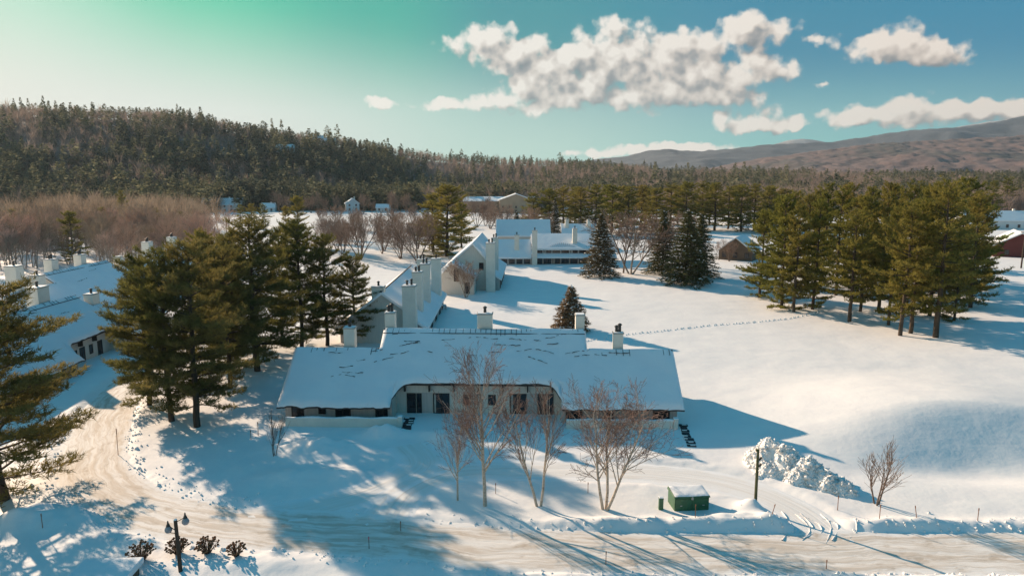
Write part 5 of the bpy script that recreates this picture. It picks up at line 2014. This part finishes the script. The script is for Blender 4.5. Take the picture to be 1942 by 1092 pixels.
def hydrangea(px, py, wd, hh, n, lb, seed):
    rng = np.random.default_rng(seed)
    p = gpos(px, py)
    e = empty('hydrangea', p, 0, lb, 'shrub', 'dried hydrangeas by the lamp post')
    segs = []
    heads = []
    for i in range(n):
        a = rng.uniform(0, 6.28)
        r = math.sqrt(rng.random())
        tip = np.array([r * math.cos(a) * wd / 2, r * math.sin(a) * wd / 2, hh * (1 - .45 * r * r) * rng.uniform(.55, 1.05)])
        b_ = np.array([tip[0] * .15, tip[1] * .15, -.1])
        m_ = b_ + (tip - b_) * .5 + np.array([0, 0, .12])
        segs += [[*b_, *m_, .018, .013], [*m_, *tip, .013, .009]]
        heads.append(tip)
    V, F = tubes(segs, 4)
    link_mesh('stems', np_mesh('stems', V, F, ['stem_brown']), e)
    base = np.array([(0, 0, 1), (.9, 0, .25), (.28, .86, .25), (-.73, .53, .25), (-.73, -.53, .25), (.28, -.86, .25), (.73, .53, -.4), (-.28, .86, -.4), (-.9, 0, -.4), (-.28, -.86, -.4), (.73, -.53, -.4), (0, 0, -.7)])
    T = np.array([(0, 1, 2), (0, 2, 3), (0, 3, 4), (0, 4, 5), (0, 5, 1), (1, 6, 2), (2, 7, 3), (3, 8, 4), (4, 9, 5), (5, 10, 1), (2, 6, 7), (3, 7, 8), (4, 8, 9), (5, 9, 10), (1, 10, 6), (6, 11, 7), (7, 11, 8), (8, 11, 9), (9, 11, 10), (10, 11, 6)])
    if not HEADS:
        for k in range(5):
            HEADS.append(np_mesh('flower_head', base * rng.uniform(.75, 1.25, (12, 1)), T, ['flower_brown']))
    for i, t in enumerate(heads):
        o = link_mesh('flower_head', HEADS[i % 5], e)
        o.location = [float(c) for c in t]
        r = float(rng.uniform(.055, .10))
        o.scale = (r, r, r)
    return e


hydrangea(268, 1066, 1.75, 1.25, 98, 'largest dried brown hydrangea, in shade left of the lamp post', 1)
hydrangea(338, 1052, 1.5, 1.1, 90, 'dried hydrangea right behind the lamp post', 2)
hydrangea(394, 1052, 1.5, 1.15, 92, 'sunlit dried hydrangea just right of the lamp post', 3)
hydrangea(449, 1060, 1.15, .95, 70, 'smallest dried hydrangea, farthest right from the lamp post', 4)


# ploughed snow pile: a low core buried in broken blocks
p = gpos(1522, 905)
RIDGE = [(-1.9, 2.3, 2.3, 2.0), (-1.0, 1.2, 2.0, 2.1), (0.2, -.2, 1.7, 1.9), (1.2, -1.5, 1.2, 1.6), (1.9, -2.5, .8, 1.2), (-2.2, .8, 1.0, 1.6), (-.6, -.6, .9, 1.5)]


def pilez(X, Y):
    z = np.zeros_like(X) - .35
    for (x, y, h, r) in RIDGE:
        z = np.maximum(z, h * 1.02 * np.clip(1 - (np.hypot(X - x, Y - y) / r) ** 1.3, -.2, 1))
    return z + .42 * fbm(X * 1.3, Y * 1.3, 5, 4, .6) * (z > -.1)


xs_, ys_ = np.linspace(-8, 7, 120), np.linspace(-6.5, 8.5, 120)
X_, Y_ = np.meshgrid(xs_, ys_)
Z_ = pilez(X_, Y_)
idx = np.arange(X_.size).reshape(X_.shape)
Vp = [np.stack([X_.ravel(), Y_.ravel(), Z_.ravel()], 1)]
Fq = np.stack([idx[:-1, :-1].ravel(), idx[:-1, 1:].ravel(), idx[1:, 1:].ravel(), idx[1:, :-1].ravel()], 1)
Fq = Fq[(Z_.ravel()[Fq] > -.3).any(1)]
rng_ = np.random.default_rng(6)
off = X_.size
BX = np.array([(-1, -1, -1), (1, -1, -1), (1, 1, -1), (-1, 1, -1), (-1, -1, 1), (1, -1, 1), (1, 1, 1), (-1, 1, 1)], float)
BF = np.array([(0, 3, 2, 1), (4, 5, 6, 7), (0, 1, 5, 4), (1, 2, 6, 5), (2, 3, 7, 6), (3, 0, 4, 7)])
Fb = []
cnt = 0
while cnt < 2000:
    x, y = rng_.uniform(-4.5, 4), rng_.uniform(-5, 4.5)
    z = float(pilez(np.array([x]), np.array([y]))[0])
    if z < -.12 or (z < .1 and rng_.random() < .75):
        continue
    r = rng_.uniform(.03, .10) if rng_.random() < .86 else rng_.uniform(.10, .24)
    q = BX * np.array([1.2, rng_.uniform(.5, 1), rng_.uniform(.25, .7)]) * rng_.uniform(.45, 1.15, (8, 3)) * r
    A = rng_.normal(0, 1, (3, 3))
    Q, _r = np.linalg.qr(A)
    Vp.append(q @ Q.T + np.array([x, y, z + r * .25]))
    Fb.append(BF + off)
    off += 8
    cnt += 1
o = link_mesh('snow_pile', np_mesh('snow_pile', np.concatenate(Vp), [np.concatenate([Fq] + Fb)], ['pile_snow']))
o.location = p
set_tags(o, 'ploughed heap of broken lumpy snow right of the green pole', 'snow pile')

# roofs of cars / shed at the bottom edge: snow covered shed roof
p = gpos(222, 1090)
e = empty('shed', (p[0], p[1] - 1.0, 0), R(4), 'snow covered low shed roof cut by the bottom edge below the hydrangeas', 'shed')
MB().box((-1.5, -1.8, -.3), (1.5, .8, .75), 'brown_wall').build('wall', e)
sr = MB()
roof_slab(sr, (-1.75, -2.1, .95), (1.75, -2.1, .95), (1.75, 1.05, .85), (-1.75, 1.05, .85), .1, .3)
sr.build('roof', e, bevel=.08)
MB().box((1.2, .95, .75), (1.7, 1.1, .86), 'dark_trim').build('fascia', e)

# trail of footprints across the field: little thrown-up rims of snow beside each print
tr_ = resample([G(*q)[:2] for q in [(1112, 648), (1180, 637), (1260, 629), (1340, 620), (1420, 613), (1490, 606), (1520, 600), (1560, 590)]], .62)
m = MB()
rs = random.Random(8)
for i, q in enumerate(tr_):
    a = tr_[min(i + 1, len(tr_) - 1)] - tr_[max(i - 1, 0)]
    nrm = np.array([-a[1], a[0]]) / (np.linalg.norm(a) + 1e-6)
    c = q + nrm * (.14 if i % 2 else -.14) + np.array([rs.uniform(-.08, .08), rs.uniform(-.08, .08)])
    z0 = gz(c[0], c[1])
    s1, s2, hh_ = rs.uniform(.2, .34), rs.uniform(.15, .24), rs.uniform(.16, .3)
    pts = [(c[0] + s1 * math.cos(t), c[1] + s2 * math.sin(t), z0 - .05) for t in np.arange(6) * PI / 3]
    topp = (c[0] + rs.uniform(-.05, .05), c[1], z0 + hh_)
    for k in range(6):
        m.face([pts[k], pts[(k + 1) % 6], topp], 'rough_snow')
set_tags(m.build('footprint_trail'), 'line of footprints crossing the sunlit snow field towards the grove', 'footprints', kind='stuff')

# small lumps of ice and snow thrown along the road banks
m = MB()
rs = random.Random(18)
for k in range(900):
    i = rs.randrange(40, len(ROAD) - 40)
    q = ROAD[i]
    a = ROAD[i + 1] - ROAD[i - 1]
    nrm = np.array([-a[1], a[0]]) / np.linalg.norm(a)
    c = q + nrm * rs.choice((-1, 1)) * (2.35 + abs(rs.gauss(.5, .7)))
    if min(np.linalg.norm(DRIVE - c, axis=1).min() - 1.6, np.linalg.norm(COURT - c, axis=1).min() - 1.7) < 0:
        continue
    z0 = gz(c[0], c[1])
    r = rs.uniform(.04, .12) * (1.6 if rs.random() < .08 else 1)
    t0 = rs.uniform(0, 6)
    pts = [(c[0] + r * rs.uniform(.7, 1.3) * math.cos(t0 + t), c[1] + r * rs.uniform(.7, 1.3) * math.sin(t0 + t), z0 - .03) for t in np.arange(5) * 2 * PI / 5]
    topp = [(c[0] + (x - c[0]) * .5, c[1] + (y - c[1]) * .5, z0 + r * rs.uniform(.6, 1.1)) for x, y, z in pts]
    for j in range(5):
        m.face([pts[j], pts[(j + 1) % 5], topp[(j + 1) % 5], topp[j]], 'rough_snow')
    m.face(topp, 'rough_snow')
set_tags(m.build('snow_lumps'), 'loose lumps of snow along the ploughed road banks', 'snow lumps', kind='stuff')

# tyre ruts thrown up where the driveway meets the road
segs = []
rk = random.Random(12)
for k in range(8):
    o_ = 17 * k + rk.uniform(-9, 9)
    e0, e1 = rk.uniform(-10, 6), rk.uniform(-12, 3)
    pl = resample([G(*q)[:2] for q in [(1470 + o_ - e0, 972 + k + e0), (1492 + o_, 992), (1497 + o_ + rk.uniform(-4, 4), 1008), (1484 + o_, 1026 + k * .5 + e1)]], .3)
    for a, b_ in zip(pl[:-1], pl[1:]):
        segs.append([a[0], a[1], gz(a[0], a[1]) + .0, b_[0], b_[1], gz(b_[0], b_[1]) + .0, .035 + .03 * math.sin(k * 2 + a[1] * 3), .035 + .03 * math.sin(k * 2 + b_[1] * 3)])
S_ = np.array(segs)
S_[:, 2] = np.maximum(S_[:, 2], .0)
S_[:, 5] = np.maximum(S_[:, 5], .0)
V_, F_ = tubes(S_, 6)
set_tags(link_mesh('tyre_ruts', np_mesh('tyre_ruts', V_, [F_], ['rough_snow'], smooth=True)), 'curved tyre ruts of snow where the driveway meets the road', 'tyre ruts', kind='stuff')

# patio table by the gabled condominium
p = gpos(838, 588)
e = empty('patio_table', p, .3, 'dark patio table with snow on top beside the gabled condominium', 'table')
MB().box((-.8, -.5, .68), (.8, .5, .74), 'metal_dark').box((-.75, -.45, .742), (.75, .45, .92), 'roof_snow').build('table_top', e, bevel=.02)
for sx_ in (-.7, .7):
    for sy_ in (-.4, .4):
        MB().box((sx_ - .04, sy_ - .04, -.1), (sx_ + .04, sy_ + .04, .678), 'metal_dark').build('leg', e)

# ------------------------------------------------------------------ haze
HAZE = True
if HAZE:
    hb = MB().box((-6800, -120, -8), (6800, 7600, 720), 'snow')
    me_o = hb.build('haze')
    me_o.data.materials.clear()
    hm = bpy.data.materials.new('haze_air')
    hm.use_nodes = True
    hm.node_tree.nodes.clear()
    t = NT(hm.node_tree)
    pv = t.n('ShaderNodeVolumePrincipled')
    pv.inputs['Color'].default_value = (0.62, 0.76, 0.88, 1)
    pv.inputs['Density'].default_value = 0.00006
    pv.inputs['Anisotropy'].default_value = 0.25
    o_ = t.n('ShaderNodeOutputMaterial')
    t.put(o_.inputs['Volume'], pv.outputs[0])
    me_o.data.materials.append(hm)
    set_tags(me_o, 'thin pale winter haze filling the valley air', 'haze', kind='stuff')
